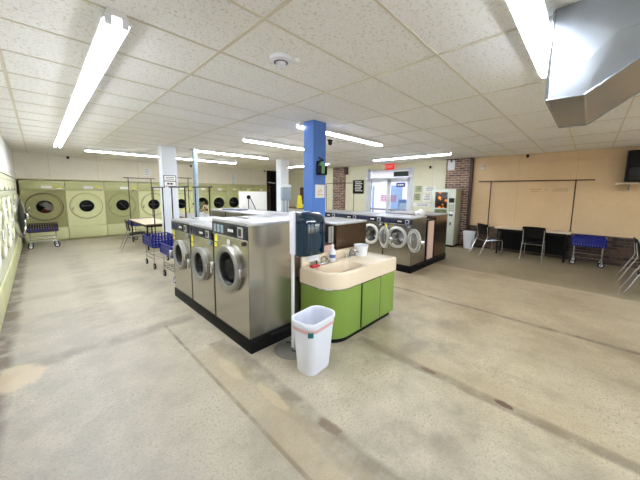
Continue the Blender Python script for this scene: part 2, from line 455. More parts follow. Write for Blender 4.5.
# right wall with the storefront opening
D0, D1, DZ = 4.76, 6.60, 2.58
struct(MB().box(XR, XR+0.2, D1, 13.6, 0, C).box(XR, XR+0.2, 3.40, D0, 0, C).box(XR, XR+0.2, D0, D1, DZ, C).build('wall_right', M['wallfront'], smooth=False), 'pale wall around the glass entrance')
struct(MB().box(XR, XR+0.2, YF, 3.40, 0.70, C).build('wall_right_panels', M['walltan'], smooth=False), 'tan boarded wall above brick')
struct(MB().box(XR-0.02, XR+0.2, YF, 2.78, 0, 0.70).build('wall_right_brick', M['brick_shaded'], smooth=False), 'brick knee wall with shade put into its colour')
struct(MB().box(XR-0.03, XR, YF, 2.78, 2.56, 2.585).box(XR-0.012, XR, YF, 2.6, 1.935, 1.945).box(XR-0.035, XR, YF, 2.78, 0.695, 0.73).build('trim_3', M['walltan'], smooth=False), 'tan trim strips on the boarded wall')
struct(MB().box(XR-0.10, XR+0.1, 2.78, 3.50, 0, C).build('brick_pillar', M['brick'], smooth=False), 'brick pillar above the vending machine')
struct(MB().box(XR-0.12, XR, 2.70, 2.78, 0, C).build('trim_4', M['brown'], smooth=False), 'dark brown corner strip beside the brick pillar')
struct(MB().box(XR-0.10, XR+0.1, 7.83, 8.50, 0, C-0.02).build('brick_pillar', M['brick'], smooth=False), 'brick pillar beside the framed black sign')
struct(MB().box(XR-0.13, XR, 7.70, 7.83, 2.45, C-0.02).build('trim_5', M['brown'], smooth=False), 'brown block at pillar top')
# skirting under the back bulkhead edge
struct(MB().box(XL, 8.62, YB-0.03, YB, 1.985, 2.02).build('trim_6', M['header'], smooth=False), 'green ledge above the back dryers')
struct(MB().box(XL, XL+0.03, YF, YB, 1.985, 2.02).build('trim_7', M['cream'], smooth=False), 'cream ledge above the left dryers')

# columns
struct(MB().box(2.20, 2.54, 7.62, 7.90, 0, C, 0.008).build('column', M['whitecool'], smooth=False), 'white square column with a framed notice')
struct(MB().box(5.86, 6.19, 7.62, 7.90, 0, C, 0.008).build('column', M['whitecool'], smooth=False), 'white square column with a grey electrical box')
struct(MB().box(3.02, 3.31, 3.12, 3.34, 0, C, 0.010).build('column', M['blue_paint'], smooth=False), 'blue square column amid the washers')
pc = MB().cyl((3.02,7.68,0.01),(3.02,7.68,C),0.062,24); pc.lathe([(0.12,0),(0.12,0.012),(0.06,0.02)],(3.02,7.68,C-0.02),(0,0,1),24,True)
struct(pc.build('pipe_column', M['bluegrey']), 'round grey steel post')

# storefront entrance
fr = MB()
fr.box(XR-0.03, XR+0.12, D0, D0+0.07, 0, DZ).box(XR-0.03, XR+0.12, D1-0.07, D1, 0, DZ).box(XR-0.03, XR+0.12, D0, D1, DZ-0.06, DZ).box(XR-0.03, XR+0.12, D0, D1, 2.18, 2.26)
fr.box(XR-0.06, XR-0.0, D1, D1+0.10, 0, DZ+0.06).box(XR-0.06, XR, D0-0.10, D0, 0, DZ+0.06)
door = struct(fr.build('door_1', M['framewhite'], smooth=False), 'white framed double glass entrance')
def leaf(y0, y1):
    f = MB()
    f.box(XR+0.01, XR+0.06, y0, y0+0.075, 0.01, 2.18).box(XR+0.01, XR+0.06, y1-0.075, y1, 0.01, 2.18).box(XR+0.01, XR+0.06, y0, y1, 2.09, 2.18).box(XR+0.01, XR+0.06, y0, y1, 0.01, 0.28)
    lf = f.build('door_leaf', M['framewhite'], door, smooth=False)
    MB().box(XR+0.03, XR+0.036, y0+0.07, y1-0.07, 0.27, 2.10).build('glass', M['clearglass'], lf, smooth=False)
    MB().box(XR-0.04, XR-0.015, y0+0.05, y1-0.05, 1.0, 1.05).box(XR-0.03, XR+0.02, y0+0.06, y0+0.09, 1.01, 1.04).box(XR-0.03, XR+0.02, y1-0.09, y1-0.06, 1.01, 1.04).build('push_bar', M['greypole'], lf, smooth=False)
mid = 5.68
leaf(D0+0.07, mid); leaf(mid, D1-0.07)
MB().box(XR+0.03, XR+0.036, D0+0.06, D1-0.06, 2.25, DZ-0.05).build('transom_glass', M['clearglass'], door, smooth=False)
MB().box(XR+0.01,XR+0.03,D0+0.12,D0+0.72,2.30,2.48).build('transom_sign', plain('transom_green',(44,62,60),0.5), door, smooth=False)
# street outside
struct(MB().box(XR+0.25, 26, -8, 22, -0.3, -0.05).build('pavement', plain('sunlit_pavement', (205,200,192), 0.8), smooth=False), 'bright pavement outside')
def storefront():
    b = MB().box(17.0, 18.0, -4, 20, -0.05, 4.2)
    o = thing('building', 'pale pinkish building across the street seen through the glass doors', 'building', (17.5, 8, -0.05))
    MB().box(-0.5, 0.5, -12, 12, 0, 4.3).build('facade', plain('pale_pink_stucco', (224,206,206), 0.8), o, smooth=False)
    MB().box(-0.9, -0.5, -12, 12, 3.2, 3.4).build('canopy', plain('brown_canopy', (120,108,98), 0.6), o, smooth=False)
    for y in (-3.6, 1.0, 3.2): MB().box(-0.53, -0.49, y, y+1.0, 0.0, 2.2).build('shop_window', plain('window_blue', (120,140,165), 0.2), o, smooth=False)
storefront()
nb = thing('newspaper_box', 'blue newspaper box on the pavement outside the glass doors', 'newspaper box', (11.2, 5.75, -0.05))
MB().box(-0.22, 0.22, -0.24, 0.24, 0.25, 1.45, 0.02).build('cabinet', plain('news_blue', (58,92,150), 0.4), nb)
MB().box(-0.235, -0.215, -0.18, 0.18, 0.85, 1.3).build('display_window', M['bluegrey'], nb, smooth=False)
MB().box(-0.06, 0.06, -0.06, 0.06, 0.02, 0.26).box(-0.2, 0.2, -0.2, 0.2, 0.0, 0.03).build('pedestal', M['black'], nb, smooth=False)

# ------------------------------------------------------------------ fluorescent fixtures (length along local x)
def make_fixture(L, label, loc, rz):
    t = thing('fluorescent_light', label, 'ceiling light', loc, rz, 'bare tube fluorescent strip lights')
    h = MB().prism([(-0.045,0),(0.045,0),(0.074,-0.068),(0.068,-0.068),(0.028,-0.04),(-0.028,-0.04),(-0.068,-0.068),(-0.074,-0.068)], -L/2, L/2, 'x').build('housing', M['white'], t, smooth=False)
    for s in (-1, 1):
        MB().cyl((-L/2+0.02, s*0.042, -0.070), (L/2-0.02, s*0.042, -0.070), 0.017, 12).build('tube', M['tube'], t)
        for e in (-1, 1):
            MB().box(e*(L/2-0.012)-0.014, e*(L/2-0.012)+0.014, s*0.042-0.018, s*0.042+0.018, -0.092, -0.035, 0.006).build('lamp_socket', M['whiteplastic'], t)
    return t
H90 = PI/2
fl = [
 (2.34, (0.42,3.34,C), H90, 'long bare tube light overhead at left, nearest of its row down the left aisle'),
 (2.38, (0.42,5.72,C), H90, 'middle tube light of the row running down the left aisle'),
 (2.38, (0.42,8.12,C), H90, 'farthest tube light of the row running down the left aisle'),
 (2.15, (2.02,9.66,C), 0, 'tube light near the back wall, left of the white column'),
 (2.15, (4.22,9.66,C), 0, 'tube light near the back wall, right of the white column'),
 (2.26, (4.05,7.42,C), 0, 'tube light ending at the round grey post, two rows behind the blue column'),
 (2.30, (4.16,5.12,C), 0, 'tube light next row behind the blue column, over the middle of the room'),
 (2.40, (4.15,3.40,C), 0, 'tube light passing right beside the blue column top'),
 (2.40, (7.72,3.95,C), H90, 'tube light in front of the exit sign, over the second washer island'),
 (2.40, (7.65,8.3,C), H90, 'tube light glimpsed between the blue column and the far white column'),
 (2.42, (1.97,0.345,C), 0, 'tube light overhead at upper right, tucked beside the metal duct'),
 (2.42, (2.2,-2.4,C), 0, 'added fill tube light behind the viewer toward the front wall'),  # unseen tube, added to brighten the room
 (2.42, (6.4,-2.6,C), 0, 'added fill tube light over the far front corner, out of view'),  # second unseen tube, added for overall brightness
]
for L, loc, rz, lab in fl: make_fixture(L, lab, loc, rz)

# ------------------------------------------------------------------ duct
du = thing('air_duct', 'galvanised sheet metal air duct end hanging from the ceiling at upper right', 'duct', (2.70, -0.6, C))
def W(p): return (p[0]-2.70, p[1]+0.6, p[2]-C)
T_=C-0.004
side = [(0.25,T_),(0.25,2.27),(0.08,2.265),(-0.55,2.72),(-1.6,2.725),(-1.6,T_)]
xa, xb = 2.23, 3.20
d = MB()
va = [d.bm.verts.new(W((xa,y,z))) for y,z in side]; vb = [d.bm.verts.new(W((xb,y,z))) for y,z in side]
n = len(side)
cc = d.bm.verts.new(W((xa-0.012, -0.02, 2.56)))           # cross broken side panel, folded a little outwards
for i in range(n):
    d.bm.faces.new((va[i], va[(i+1)%n], cc))
d.bm.faces.new(vb)
for i in range(n):
    j = (i+1) % n; d.bm.faces.new((va[i], va[j], vb[j], vb[i]))
d.build('duct_body', M['galv'], du, smooth=False)
sm = MB()
sm.tube([W((xa,0.25,C-0.015)),W((xa,0.25,2.27)),W((xb,0.25,2.27)),W((xb,0.25,C-0.015))],0.008)
sm.tube([W((xa,0.08,2.265)),W((xa,0.25,2.27))],0.006).tube([W((xa,0.08,2.265)),W((xb,0.08,2.265))],0.006).tube([W((xa,0.08,2.265)),W((xa,-0.55,2.72))],0.006).tube([W((xb,0.25,2.27)),W((xb,0.08,2.265)),W((xb,-0.55,2.72))],0.006)
sm.build('seam_flange', M['galv'], du)

# smoke detector
sd = thing('smoke_detector', 'round white smoke detector on the ceiling tile at upper centre', 'smoke detector', (1.49,1.93,C))
MB().lathe([(0.0,-0.035),(0.055,-0.033),(0.085,-0.022),(0.095,0.0)],(0,0,0),(0,0,1),32,False,True).build('housing', M['whiteplastic'], sd)
MB().lathe([(0.045,-0.036),(0.058,-0.0345)],(0,0,-0.001),(0,0,1),24).build('sensor_slot', M['black'], sd)
MB().lathe([(0.0,-0.06),(0.038,-0.055),(0.045,-0.03),(0.045,-0.02)],(0,0,0),(0,0,1),24).build('sensor_chamber', M['whiteplastic'], sd)
MB().lathe([(0.0,-0.03),(0.03,-0.026),(0.038,0.0)],(0.10,-0.07,0),(0,0,1),20,False,True).build('test_beacon', M['white'], sd)

# small dark ceiling cameras on the walls
def camera_ball(loc, label):
    t = thing('security_camera', label, 'camera', loc, 0, 'small black wall cameras')
    MB().lathe([(0.0,-0.04),(0.02,-0.034),(0.03,-0.02),(0.034,0.0),(0.034,0.03)],(0,0,0),(0,0,1),16,False,True).build('dome', M['black'], t)
    MB().box(-0.03,0.03,-0.03,0.03,0.03,0.05).build('mount', M['blackmatte'], t, smooth=False)
    return t
camera_ball((0.78,YB-0.06,2.72), 'small black camera high on the cream wall above the dryers, left end')
camera_ball((4.70,YB-0.06,2.72), 'small black camera high on the cream wall behind the round grey post')
camera_ball((8.45,YB-0.06,2.72), 'small black camera high on the cream wall beside the dark passage')
camera_ball((XR-0.06,4.05,2.56), 'small black camera high on the pale wall right of the exit sign')
camera_ball((XR-0.06,1.35,2.72), 'small black camera under the ceiling on the tan boarded wall')
camera_ball((3.36,3.08,2.48), 'small black camera on the side of the blue column')

# ------------------------------------------------------------------ dryers (front on local -y at y=0, centred on x)
def make_dryer(Wd, col, hdr, label, loc, rz, grp, small=False, open_door=False, fin=0.0):
    t = thing('tumble_dryer', label, 'dryer', loc, rz, grp)
    w = Wd/2-0.006; D = 0.88; cz = 1.13; hz = 1.67; lz = 0.44
    r_win = 0.20 if not small else 0.255
    MB().box(-w, w, 0.02, D, 0.05, 1.955, 0.004).build('cabinet', hdr, t, smooth=False) if False else None
    c = MB()
    c.box(-w, -w+0.01, 0.012, D, 0.04, 1.965).box(w-0.01, w, 0.012, D, 0.04, 1.965).box(-w, w, D-0.01, D, 0.04, 1.965).box(-w, w, 0.012, D, 1.955, 1.965).box(-w, w, 0.012, D, 0.04, 0.05)
    c.box(-w+0.03, w-0.03, 0.05, D-0.1, 0.0, 0.045)
    c.build('cabinet', hdr, t, smooth=False)
    # door panel with a round opening
    p = MB().plate_hole(-w, w, lz+0.02, hz-0.012, 0, cz, r_win+0.02, 0.0, 0.03)
    p.box(-w, w, 0.0, 0.012, lz+0.012, lz+0.02)
    p.build('front_panel', col, t, angle=30)
    hd = MB().box(-w, w, -0.006, 0.02, hz, 1.965, 0.004).build('header_panel', hdr, t)
    MB().box(-w*0.9, w*0.9, -0.009, -0.005, hz+0.205, hz+0.212).build('seam', M['olivedark'], hd, smooth=False)
    lp = MB().box(-w, w, 0.0, 0.02, 0.055, lz, 0.004).box(-w, w, -0.012, 0.0, lz-0.012, lz+0.006).build('lint_panel', M['olivelight'] if not small else hdr, t)
    # instructions, price sticker, coin slide
    MB().box(-w*0.08, w*0.42, -0.0085, -0.006, hz+0.05, hz+0.135).build('instruction_label', M['paper'], t, smooth=False)
    MB().box(w*0.55, w*0.68, -0.009, -0.006, hz+0.09, hz+0.15).box(w*0.72, w*0.86, -0.009, -0.006, hz+0.05, hz+0.10).build('price_sticker', M['yellow'], t, smooth=False)
    cs = MB().box(w*0.60, w*0.86, -0.02, -0.006, hz+0.005, hz+0.05, 0.004).build('coin_slide', M['chrome'], t)
    dw = thing_part('door', t)
    if not small:
        MB().lathe([(0.425,0.0),(0.425,0.022),(0.410,0.034),(0.392,0.034),(0.384,0.016),(0.370,0.012),(r_win+0.035,0.020),(r_win+0.03,0.036),(r_win+0.004,0.036),(r_win,0.012)],(0,0,0),(0,-1,0),56).build('door_disc', col, dw)
        MB().lathe([(0.4275,0.001),(0.4275,0.006),(0.445,0.006),(0.447,0.001)],(0,0,0),(0,-1,0),56).build('door_groove', M['olivedark'] if col is not M['olivedark'] else M['brown'], dw)
    else:
        MB().lathe([(0.325,0.0),(0.325,0.03),(0.30,0.045),(r_win+0.01,0.045),(r_win,0.012)],(0,0,0),(0,-1,0),48).build('door_disc', M['header'], dw)
    MB().lathe([(0.0,0.022),(r_win*0.6,0.020),(r_win+0.002,0.012)],(0,0,0),(0,-1,0),40).build('window_glass', M['dryglass'], dw)
    if not small: MB().obox((-0.36,-0.045,-0.06),(0.03,0.03,0.12),(0,0.25,0),0.008).build('handle', M['chrome'], dw)
    else: MB().obox((0.29,-0.055,0.0),(0.03,0.025,0.10),(0,0,0),0.008).build('handle', M['chrome'], dw)
    dw.location = (0,0,cz)
    MB().lathe([(r_win+0.02,0.03),(r_win+0.09,0.14),(r_win+0.09,0.6),(0.0,0.62)],(0,0,cz),(0,1,0),32).build('drum', M['void'], t)
    MB().obox((0.01,0.10,cz),(r_win*1.35,0.012,0.022),(0,fin,0)).build('drum_fin', M['greypole'], t)
    return t
def thing_part(name, parent):
    o = bpy.data.objects.new(name, None); COL.objects.link(o); o.parent = parent; o.empty_display_size = 0.05
    return o
GD = 'large single-pocket dryers'
cols = [('olivedark','dark olive front, clothes in its window, first at the left corner',0.3),
        ('olivelight','pale lime front, second from the left corner on the back wall',0.0),
        ('olivemid','sage front, third along the back wall, beyond the black chair',0.9),
        ('olivelight','pale lime front, fourth along the back wall, left of white column',0.1),
        ('olivelight','pale lime front, fifth along the back wall, partly behind the white column',0.25)]
for i, (cn, lb, fn) in enumerate(cols):
    make_dryer(1.03, M[cn], M['header'], 'large dryer, '+lb, (0.125+1.03*i, YB-0.02, 0), 0, GD, fin=fn)
sl = ['small dryer with a round black door just right of the round grey post','second small dryer right of the round grey post, pale bar in its black window',
      'third small dryer right of the round grey post, left edge of the white cabinet','small dryer on the back wall hidden behind the white cabinet','small dryer at the right end of the back wall row']
for i, lb in enumerate(sl):
    make_dryer(0.755, M['header'], M['header'], lb, (5.148+0.762*i, YB-0.02, 0), 0, 'small round-door dryers', small=True, fin=0.2)
# laundry inside the first and sixth dryer
def blob(mb, c, r, sx, sy, sz, seed):
    rnd = random.Random(seed); b = bmesh.new()
    bmesh.ops.create_icosphere(b, subdivisions=3, radius=1.0)
    ph = [rnd.uniform(0,6) for _ in range(6)]
    for v in b.verts:
        k = 1+0.16*math.sin(4*v.co.x+ph[0])*math.cos(3*v.co.y+ph[1])+0.14*math.sin(7*v.co.z+ph[2])+0.08*math.sin(9*v.co.x+5*v.co.z+ph[3])
        v.co = Vector((v.co.x*sx*k, v.co.y*sy*k, v.co.z*sz*k))*r
    mb._merge(b, Matrix.Translation(Vector(c)))
lp = thing('laundry', 'white and red clothes behind the window of the dark olive dryer', 'clothes', (0.14, YB+0.075, 0.98))
m = MB(); blob(m,(0.09,0.0,0.12),0.13,1,0.5,1.0,1); blob(m,(-0.02,0.0,0.24),0.09,1.3,0.5,0.6,2); m.build('white_shirt', M['clothwhite'], lp)
m = MB(); blob(m,(0.0,-0.03,0.02),0.08,1.2,0.5,0.7,3); m.build('red_cloth', M['clothred'], lp)
# left wall dryers face +x
lw = ['large pale dryer nearest along the left wall','second nearest large pale dryer along the left wall','large pale dryer third along the left wall, two before the open one',
      'large pale dryer along the left wall just before the open door','large pale dryer along the left wall with its round black door ajar','large pale dryer along the left wall just beyond the open door','large pale dryer at the back left corner end of the left wall']
ld = []
for i, lb in enumerate(lw):
    ld.append(make_dryer(1.03, M['cream'], M['cream'], lb, (XL+0.02, 5.0+1.03*i, 0), H90, GD, fin=0.2))
# swing one door open and give it the black disc seen in the aisle
dd = [o for o in bpy.data.objects if o.parent == ld[4] and o.name.startswith('door')][0]
for ch in [o for o in bpy.data.objects if o.parent == dd]: bpy.data.objects.remove(ch)
dd.location = (-0.46, -0.01, 1.06); dd.rotation_euler = (0, 0, -math.radians(6.5))
MB().lathe([(0.44,0.0),(0.46,0.02),(0.46,0.06),(0.43,0.075),(0.40,0.07),(0.385,0.05)],(0.46,0,0),(0,-1,0),56,True).build('door_rim', M['chrome'], dd)
MB().lathe([(0.0,0.085),(0.20,0.08),(0.33,0.066),(0.386,0.05)],(0.46,0,0),(0,-1,0),48).build('door_window', plain('black_window',(8,8,10),0.5,0,0.1,6,0,0,0.2), dd)
MB().box(0.84,0.87,-0.12,-0.06,-0.07,0.07,0.008).build('handle', M['chrome'], dd)

# ------------------------------------------------------------------ washers (front on local -y at y=0, centred on x, z=0 at plinth top)
def strokes(mb, x0, x1, y, z, h, n, seed):
    """a row of little marks standing for unreadable print"""
    rnd = random.Random(seed); x = x0
    while x < x1-0.004:
        w = rnd.uniform(0.4,1.3)*h
        mb.box(x, min(x1,x+w), y-0.001, y, z-h/2, z+h/2); x += w+0.35*h
def make_washer(Wd, H, D, R, zc, label, loc, rz, grp, style, door_open=0.0):
    t = thing('washing_machine', label, 'washing machine', loc, rz, grp)
    w = Wd/2-0.004; rin = R*0.74
    b = MB()
    b.box(-w, -w+0.008, 0.0, D, 0.0, H-0.03).box(w-0.008, w, 0.0, D, 0.0, H-0.03).box(-w, w, D-0.008, D, 0.0, H-0.03).box(-w, w, 0, D, 0.0, 0.008)
    b.plate_hole(-w, w, 0.0, H-0.03, 0, zc, rin+0.005, 0.0, 0.03)
    b.build('cabinet', M['steel_brown_reflect'] if 'brownish' in label or 'dark steel' in label else M['steel'], t, angle=30)
    lid = MB().box(-w-0.003, w+0.003, -0.012, D, H-0.03, H, 0.006).build('top_panel', M['steel_top'], t)
    if style != 'rear':
        MB().box(-w*0.8, -w*0.1, D*0.35, D*0.42, H, H+0.006).build('soap_hatch', M['greypole'], lid, smooth=False)
    ph = 0.135 if style == 'large' else 0.115
    z1 = H-0.035; z0 = z1-ph
    navy = style == 'b'
    cp = MB().box(-w+0.004, w-0.004, -0.016, 0.0, z0, z1, 0.004).build('control_panel', M['panelblue'] if navy else M['panel'], t)
    MB().box(-w+0.002, w-0.002, -0.020, 0, z0-0.012, z0, 0.003).build('panel_trim', M['chrome'], cp)
    MB().box(-w*0.10, w*0.45, -0.0195, -0.016, z0+0.012, z1-0.012, 0.002).build('display', M['black'], cp)
    s = MB(); strokes(s, w*0.02, w*0.32, -0.0196, (z0+z1)/2, ph*0.22, 1, 5); s.build('display_print', M['paper'], cp, smooth=False)
    MB().box(w*0.55, w*0.82, -0.021, -0.016, z0+0.012, z1-0.012, 0.003).build('card_plate', M['steel_top'], cp)
    MB().box(w*0.60, w*0.74, -0.023, -0.02, z0+0.03, z1-0.03).build('card_slot', M['panel'], cp, smooth=False)
    k = MB()
    for q in range(3): k.box(-w*(0.85-0.22*q), -w*(0.70-0.22*q), -0.021, -0.016, z0+0.02, z1-0.025, 0.003)
    k.build('button_bank', M['bluegrey'] if style == 'large' else M['panelblue'], cp)
    if style == 'rear': return t
    # stickers and lock
    st = MB().box(-w*0.90, -w*0.74, -0.0025, 0.0, z0-0.10, z0-0.02)
    if style != 'b' or True: st.box(-w*0.92, -w*0.78, -0.0025, 0.0, z0-0.165, z0-0.12)
    st.build('yellow_sticker', M['yellow'], t, smooth=False)
    if style == 'large':
        MB().lathe([(0.0,0.003),(0.034,0.003),(0.035,0.0)],(-w*0.05,0,z0-0.075),(0,-1,0),24).build('round_sticker', M['paper'], t)
    MB().cyl((w*0.78,0.0,z0-0.05),(w*0.78,-0.02,z0-0.05),0.022,20).build('coin_lock', M['bluegrey'] if style != 'large' else M['brown'], t)
    # porthole frame, drum
    MB().lathe([(R*0.98,0.0),(R*0.98,0.02),(R*0.90,0.03),(rin+0.01,0.03),(rin,0.018),(rin,-0.04)],(0,0,zc),(0,-1,0),48).build('porthole_frame', M['ring'] if style != 'b' else M['ringwhite'], t)
    dr = MB().lathe([(rin,0.02),(rin+0.02,0.05),(rin+0.03,0.42),(rin*0.5,0.45),(0.0,0.45)],(0,0,zc),(0,1,0),40)
    dm = dr.build('drum', M['chrome'], t)
    for q in range(3):
        a = 0.6+q*2.094
        MB().obox((math.cos(a)*rin*0.98,0.23,zc+math.sin(a)*rin*0.98),(0.03,0.32,0.05),(0,-a,0),0.01).build('drum_paddle', M['greypole'], dm)
    hx = R*1.02
    do = thing_part('door', t); do.location = (hx, -0.014, zc); do.rotation_euler = (0,0,math.radians(door_open))
    rg = M['ring'] if style != 'b' else M['ringwhite']
    MB().lathe([(R,0.0),(R*1.0,0.028),(R*0.96,0.042),(R*0.88,0.048),(R*0.80,0.045),(rin-0.004,0.030),(rin-0.012,-0.005),(R*0.9,-0.008)],(-hx,0,0),(0,-1,0),56).build('door_ring', rg, do)
    MB().lathe([(0.0,-0.085),(rin*0.45,-0.075),(rin*0.80,-0.03),(rin-0.008,0.02)],(-hx,0,0),(0,-1,0),40).build('door_bowl', M['doorglass'] if style != 'b' else M['clearbowl'], do)
    MB().box(-0.03, 0.012, -0.03, 0.012, -0.05, 0.05, 0.006).build('hinge', M['chrome'], do)
    hm = MB().box(-hx-R*1.16, -hx-R*0.90, -0.085, -0.01, -0.04, 0.04, 0.01).cyl((-hx-R*1.12,-0.07,-0.03),(-hx-R*1.12,-0.07,-0.10),0.014,12)
    hm.build('handle', M['chrome'], do)
    return t
M['clearbowl'] = glassmat('clear_bowl', (150,150,150), 0.4)
GA = 'stainless front-load washers of the near island'
def plinth(x0, x1, y0, y1, h, label):
    t = thing('washer_plinth', label, 'plinth', ((x0+x1)/2,(y0+y1)/2,0))
    a, b2 = (x1-x0)/2, (y1-y0)/2
    MB().box(-a, a, -b2, b2, 0, h, 0.006).build('curb', M['blackmatte'], t)
    MB().box(-a+0.25, a-0.02, -b2-0.012, -b2+0.0, h-0.035, h-0.004).build('edge_rail', M['black'], t, smooth=False)
XA = 1.445
plinth(XA-0.01, 3.46, 2.39, 4.69, 0.14, 'black plinth under the near island of washers')
make_washer(0.80, 1.235, 0.70, 0.265, 0.70, 'largest stainless washer at the near end of the front island, above the black plinth corner', (XA,2.815,0.14), -H90, GA, 'large')
make_washer(0.715, 1.115, 0.70, 0.225, 0.60, 'smaller stainless washer in the middle of the three closed ones', (XA,3.585,0.14), -H90, GA, 'small')
make_washer(0.715, 1.115, 0.70, 0.225, 0.60, 'smaller stainless washer beside the blue carts, farthest of the three closed ones', (XA,4.315,0.14), -H90, GA, 'small')
make_washer(0.69, 1.14, 0.69, 0.2, 0.6, 'brownish steel washer, reflection tone in its colour, back to back behind the sink, facing away', (3.455,2.745,0.14), H90, GA, 'rear')
plinth(2.74, 3.46, 4.71, 6.3, 0.14, 'black plinth under the far washers of the near island')
for i, lb in enumerate(('washer top just behind the blue column, facing away','second washer top behind the blue column, dark folder lying on it','third washer top behind the blue column','fourth washer top behind the blue column, farthest of the near island')):
    make_washer(0.69, 1.14, 0.69, 0.2, 0.6, lb, (3.455,3.71+0.70*i if i < 1 else 3.72+0.70*i+0.06, 0.14), H90, GA, 'rear')
GB = 'stainless washers of the far island'
XB = 5.37
plinth(XB-0.01, 7.32, 2.575, 5.34, 0.15, 'black plinth under the far island of washers')
bl = ['stainless washer with its round door swung open at the near end of the far island','second stainless washer of the far island, round door swung open','third stainless washer of the far island, navy control panel','fourth stainless washer of the far island, mostly behind the blue column']
for i, lb in enumerate(bl):
    make_washer(0.68, 1.03, 0.69, 0.24, 0.585, lb, (XB,2.925+0.685*i,0.15), -H90, GB, 'b', 145 if i < 2 else 0)
for i, lb in enumerate(('dark steel side washer, reflection tone painted in, facing the vending machine, near end of the far island','second washer facing the vending machine, far island')):
    make_washer(0.68, 1.03, 0.74, 0.2, 0.585, lb, (7.31,2.925+0.685*i,0.15), H90, GB, 'rear')
# pink boards closing the gap between the rows
pk = thing('cover_board', 'pink board closing the gap between the washer rows behind the sink', 'board', (2.45,2.44,0.14))
MB().box(-0.29,0.29,-0.01,0.012,0,0.86).build('board', M['pink'], pk, smooth=False)
MB().box(-0.29,0.29,-0.015,0.02,0.86,0.885).build('top_rail', M['brown'], pk, smooth=False)
MB().box(0.0,0.12,-0.014,-0.01,0.89,0.89+0.13).box(0.04,0.08,-0.012,0.01,0.80,0.9).build('yellow_tag', M['yellow'], pk, smooth=False)
ps = MB().box(0.20,0.29,-0.012,0.0,0.885,1.10); ps.build('channel_strip', M['steel_top'], pk, smooth=False)
hl = MB()
for q in range(6): hl.box(0.235,0.255,-0.0135,-0.0115,0.91+q*0.032,0.925+q*0.032)
hl.build('slot', M['black'], pk, smooth=False)
pk2 = thing('cover_board', 'tall pink board closing the gap at the end of the far island', 'board', (6.31,2.62,0.15))
MB().box(-0.07,0.235,-0.01,0.012,0,0.90).build('board', M['pink'], pk2, smooth=False)
MB().box(-0.235,-0.07,0.05,0.06,0,0.90).box(-0.235,0.235,-0.012,0.06,0.90,0.925).build('recess', M['blackmatte'], pk2, smooth=False)
m = MB(); blob(m,(0,0,0.11),0.14,0.9,0.8,0.8,11); blob(m,(0.05,0.05,0.06),0.09,1.2,1,0.8,12)
for v in m.bm.verts:
    if v.co.z < 0: v.co.z = 0
pbag = m.build('plastic_bag', M['smokewin']); pbag.location = (6.34,2.86,1.078); tag(pbag, 'crumpled white plastic bag on top of the far island between washers', 'bag')
tc = thing('trough_cover', 'metal cover between the washer rows of the far island', 'cover', (6.31,2.69,1.055))
MB().box(-0.235,0.235,0.0,2.6,0,0.02).build('cover_plate', M['steel_top'], tc, smooth=False)
MB().box(-0.235,-0.215,0.02,2.58,-0.905,0).box(0.215,0.235,0.02,2.58,-0.905,0).build('side_flange', M['steel_brown_reflect'], tc, smooth=False)
# dark folder on the rear washers
fd = thing('folder', 'thin dark blue folder lying on the washer tops behind the blue column', 'folder', (3.0,5.55,1.283), 0.35)
MB().box(-0.12,0.12,-0.26,0.26,0,0.02,0.004).build('cover', M['navy'], fd)
MB().box(-0.11,0.11,-0.25,0.25,0.004,0.016).build('pages', M['paper'], fd, smooth=False)

# ------------------------------------------------------------------ sink cabinet
sk = thing('sink_cabinet', 'green laminate laundry sink cabinet with cream basin top and rounded corner', 'sink', (2.08,1.83,0))
x1, y1 = 1.28, 0.52      # local size
def foot(off, r):
    return [(x1-off,off),(x1-off,y1)] + [(off,y1)] + arc(off+r,off+r,r,180,270,10)
MB().prism(foot(0.05,0.24), 0.0, 0.075).build('toe_kick', M['blackmatte'], sk)
MB().prism(foot(0.012,0.26), 0.07, 0.645).build('body', M['green'], sk, angle=50)
for (a, b2) in ((0.44,0.80),(0.81,1.255)):
    pass
MB().box(0.52,0.90,-0.002,0.014,0.085,0.625,0.002).build('door', M['green'], sk)
MB().box(0.90,0.916,0.004,0.0135,0.085,0.630).box(0.508,0.52,0.004,0.0135,0.085,0.630).box(0.513,0.907,0.006,0.0135,0.625,0.632).build('door_gap', M['blackmatte'], sk, smooth=False)
MB().prism([(p[0],p[1]) for p in foot(0.004,0.265)], 0.632, 0.652).build('metal_band', M['chrome'], sk, angle=50)
# basin top: apron + rim with a bowl
def topshape(off, r): return [(x1-off-0.03+0.03*math.cos(math.radians(a)), off+0.03+0.03*math.sin(math.radians(a))) for a in (-90,-60,-30,0)]+[(x1-off,y1-0.005),(off,y1-0.005)]+arc(off+r,off+r,r,180,270,10)
o0 = topshape(-0.012,0.28)
bt = MB()
ring = lambda pts, z: [(p[0],p[1],z) for p in pts]
cx, cy, hx, hy = 0.37, 0.215, 0.28, 0.155
def bowl(k, z, n):
    # superellipse ring with the same number of points as the outline, matched by angle
    out = []
    for p in o0:
        a = math.atan2((p[1]-cy)/0.27, (p[0]-cx)/0.65)
        c, s = math.cos(a), math.sin(a); e = 0.45
        out.append((cx+k*hx*math.copysign(abs(c)**e,c), cy+k*hy*math.copysign(abs(s)**e,s), z))
    return out
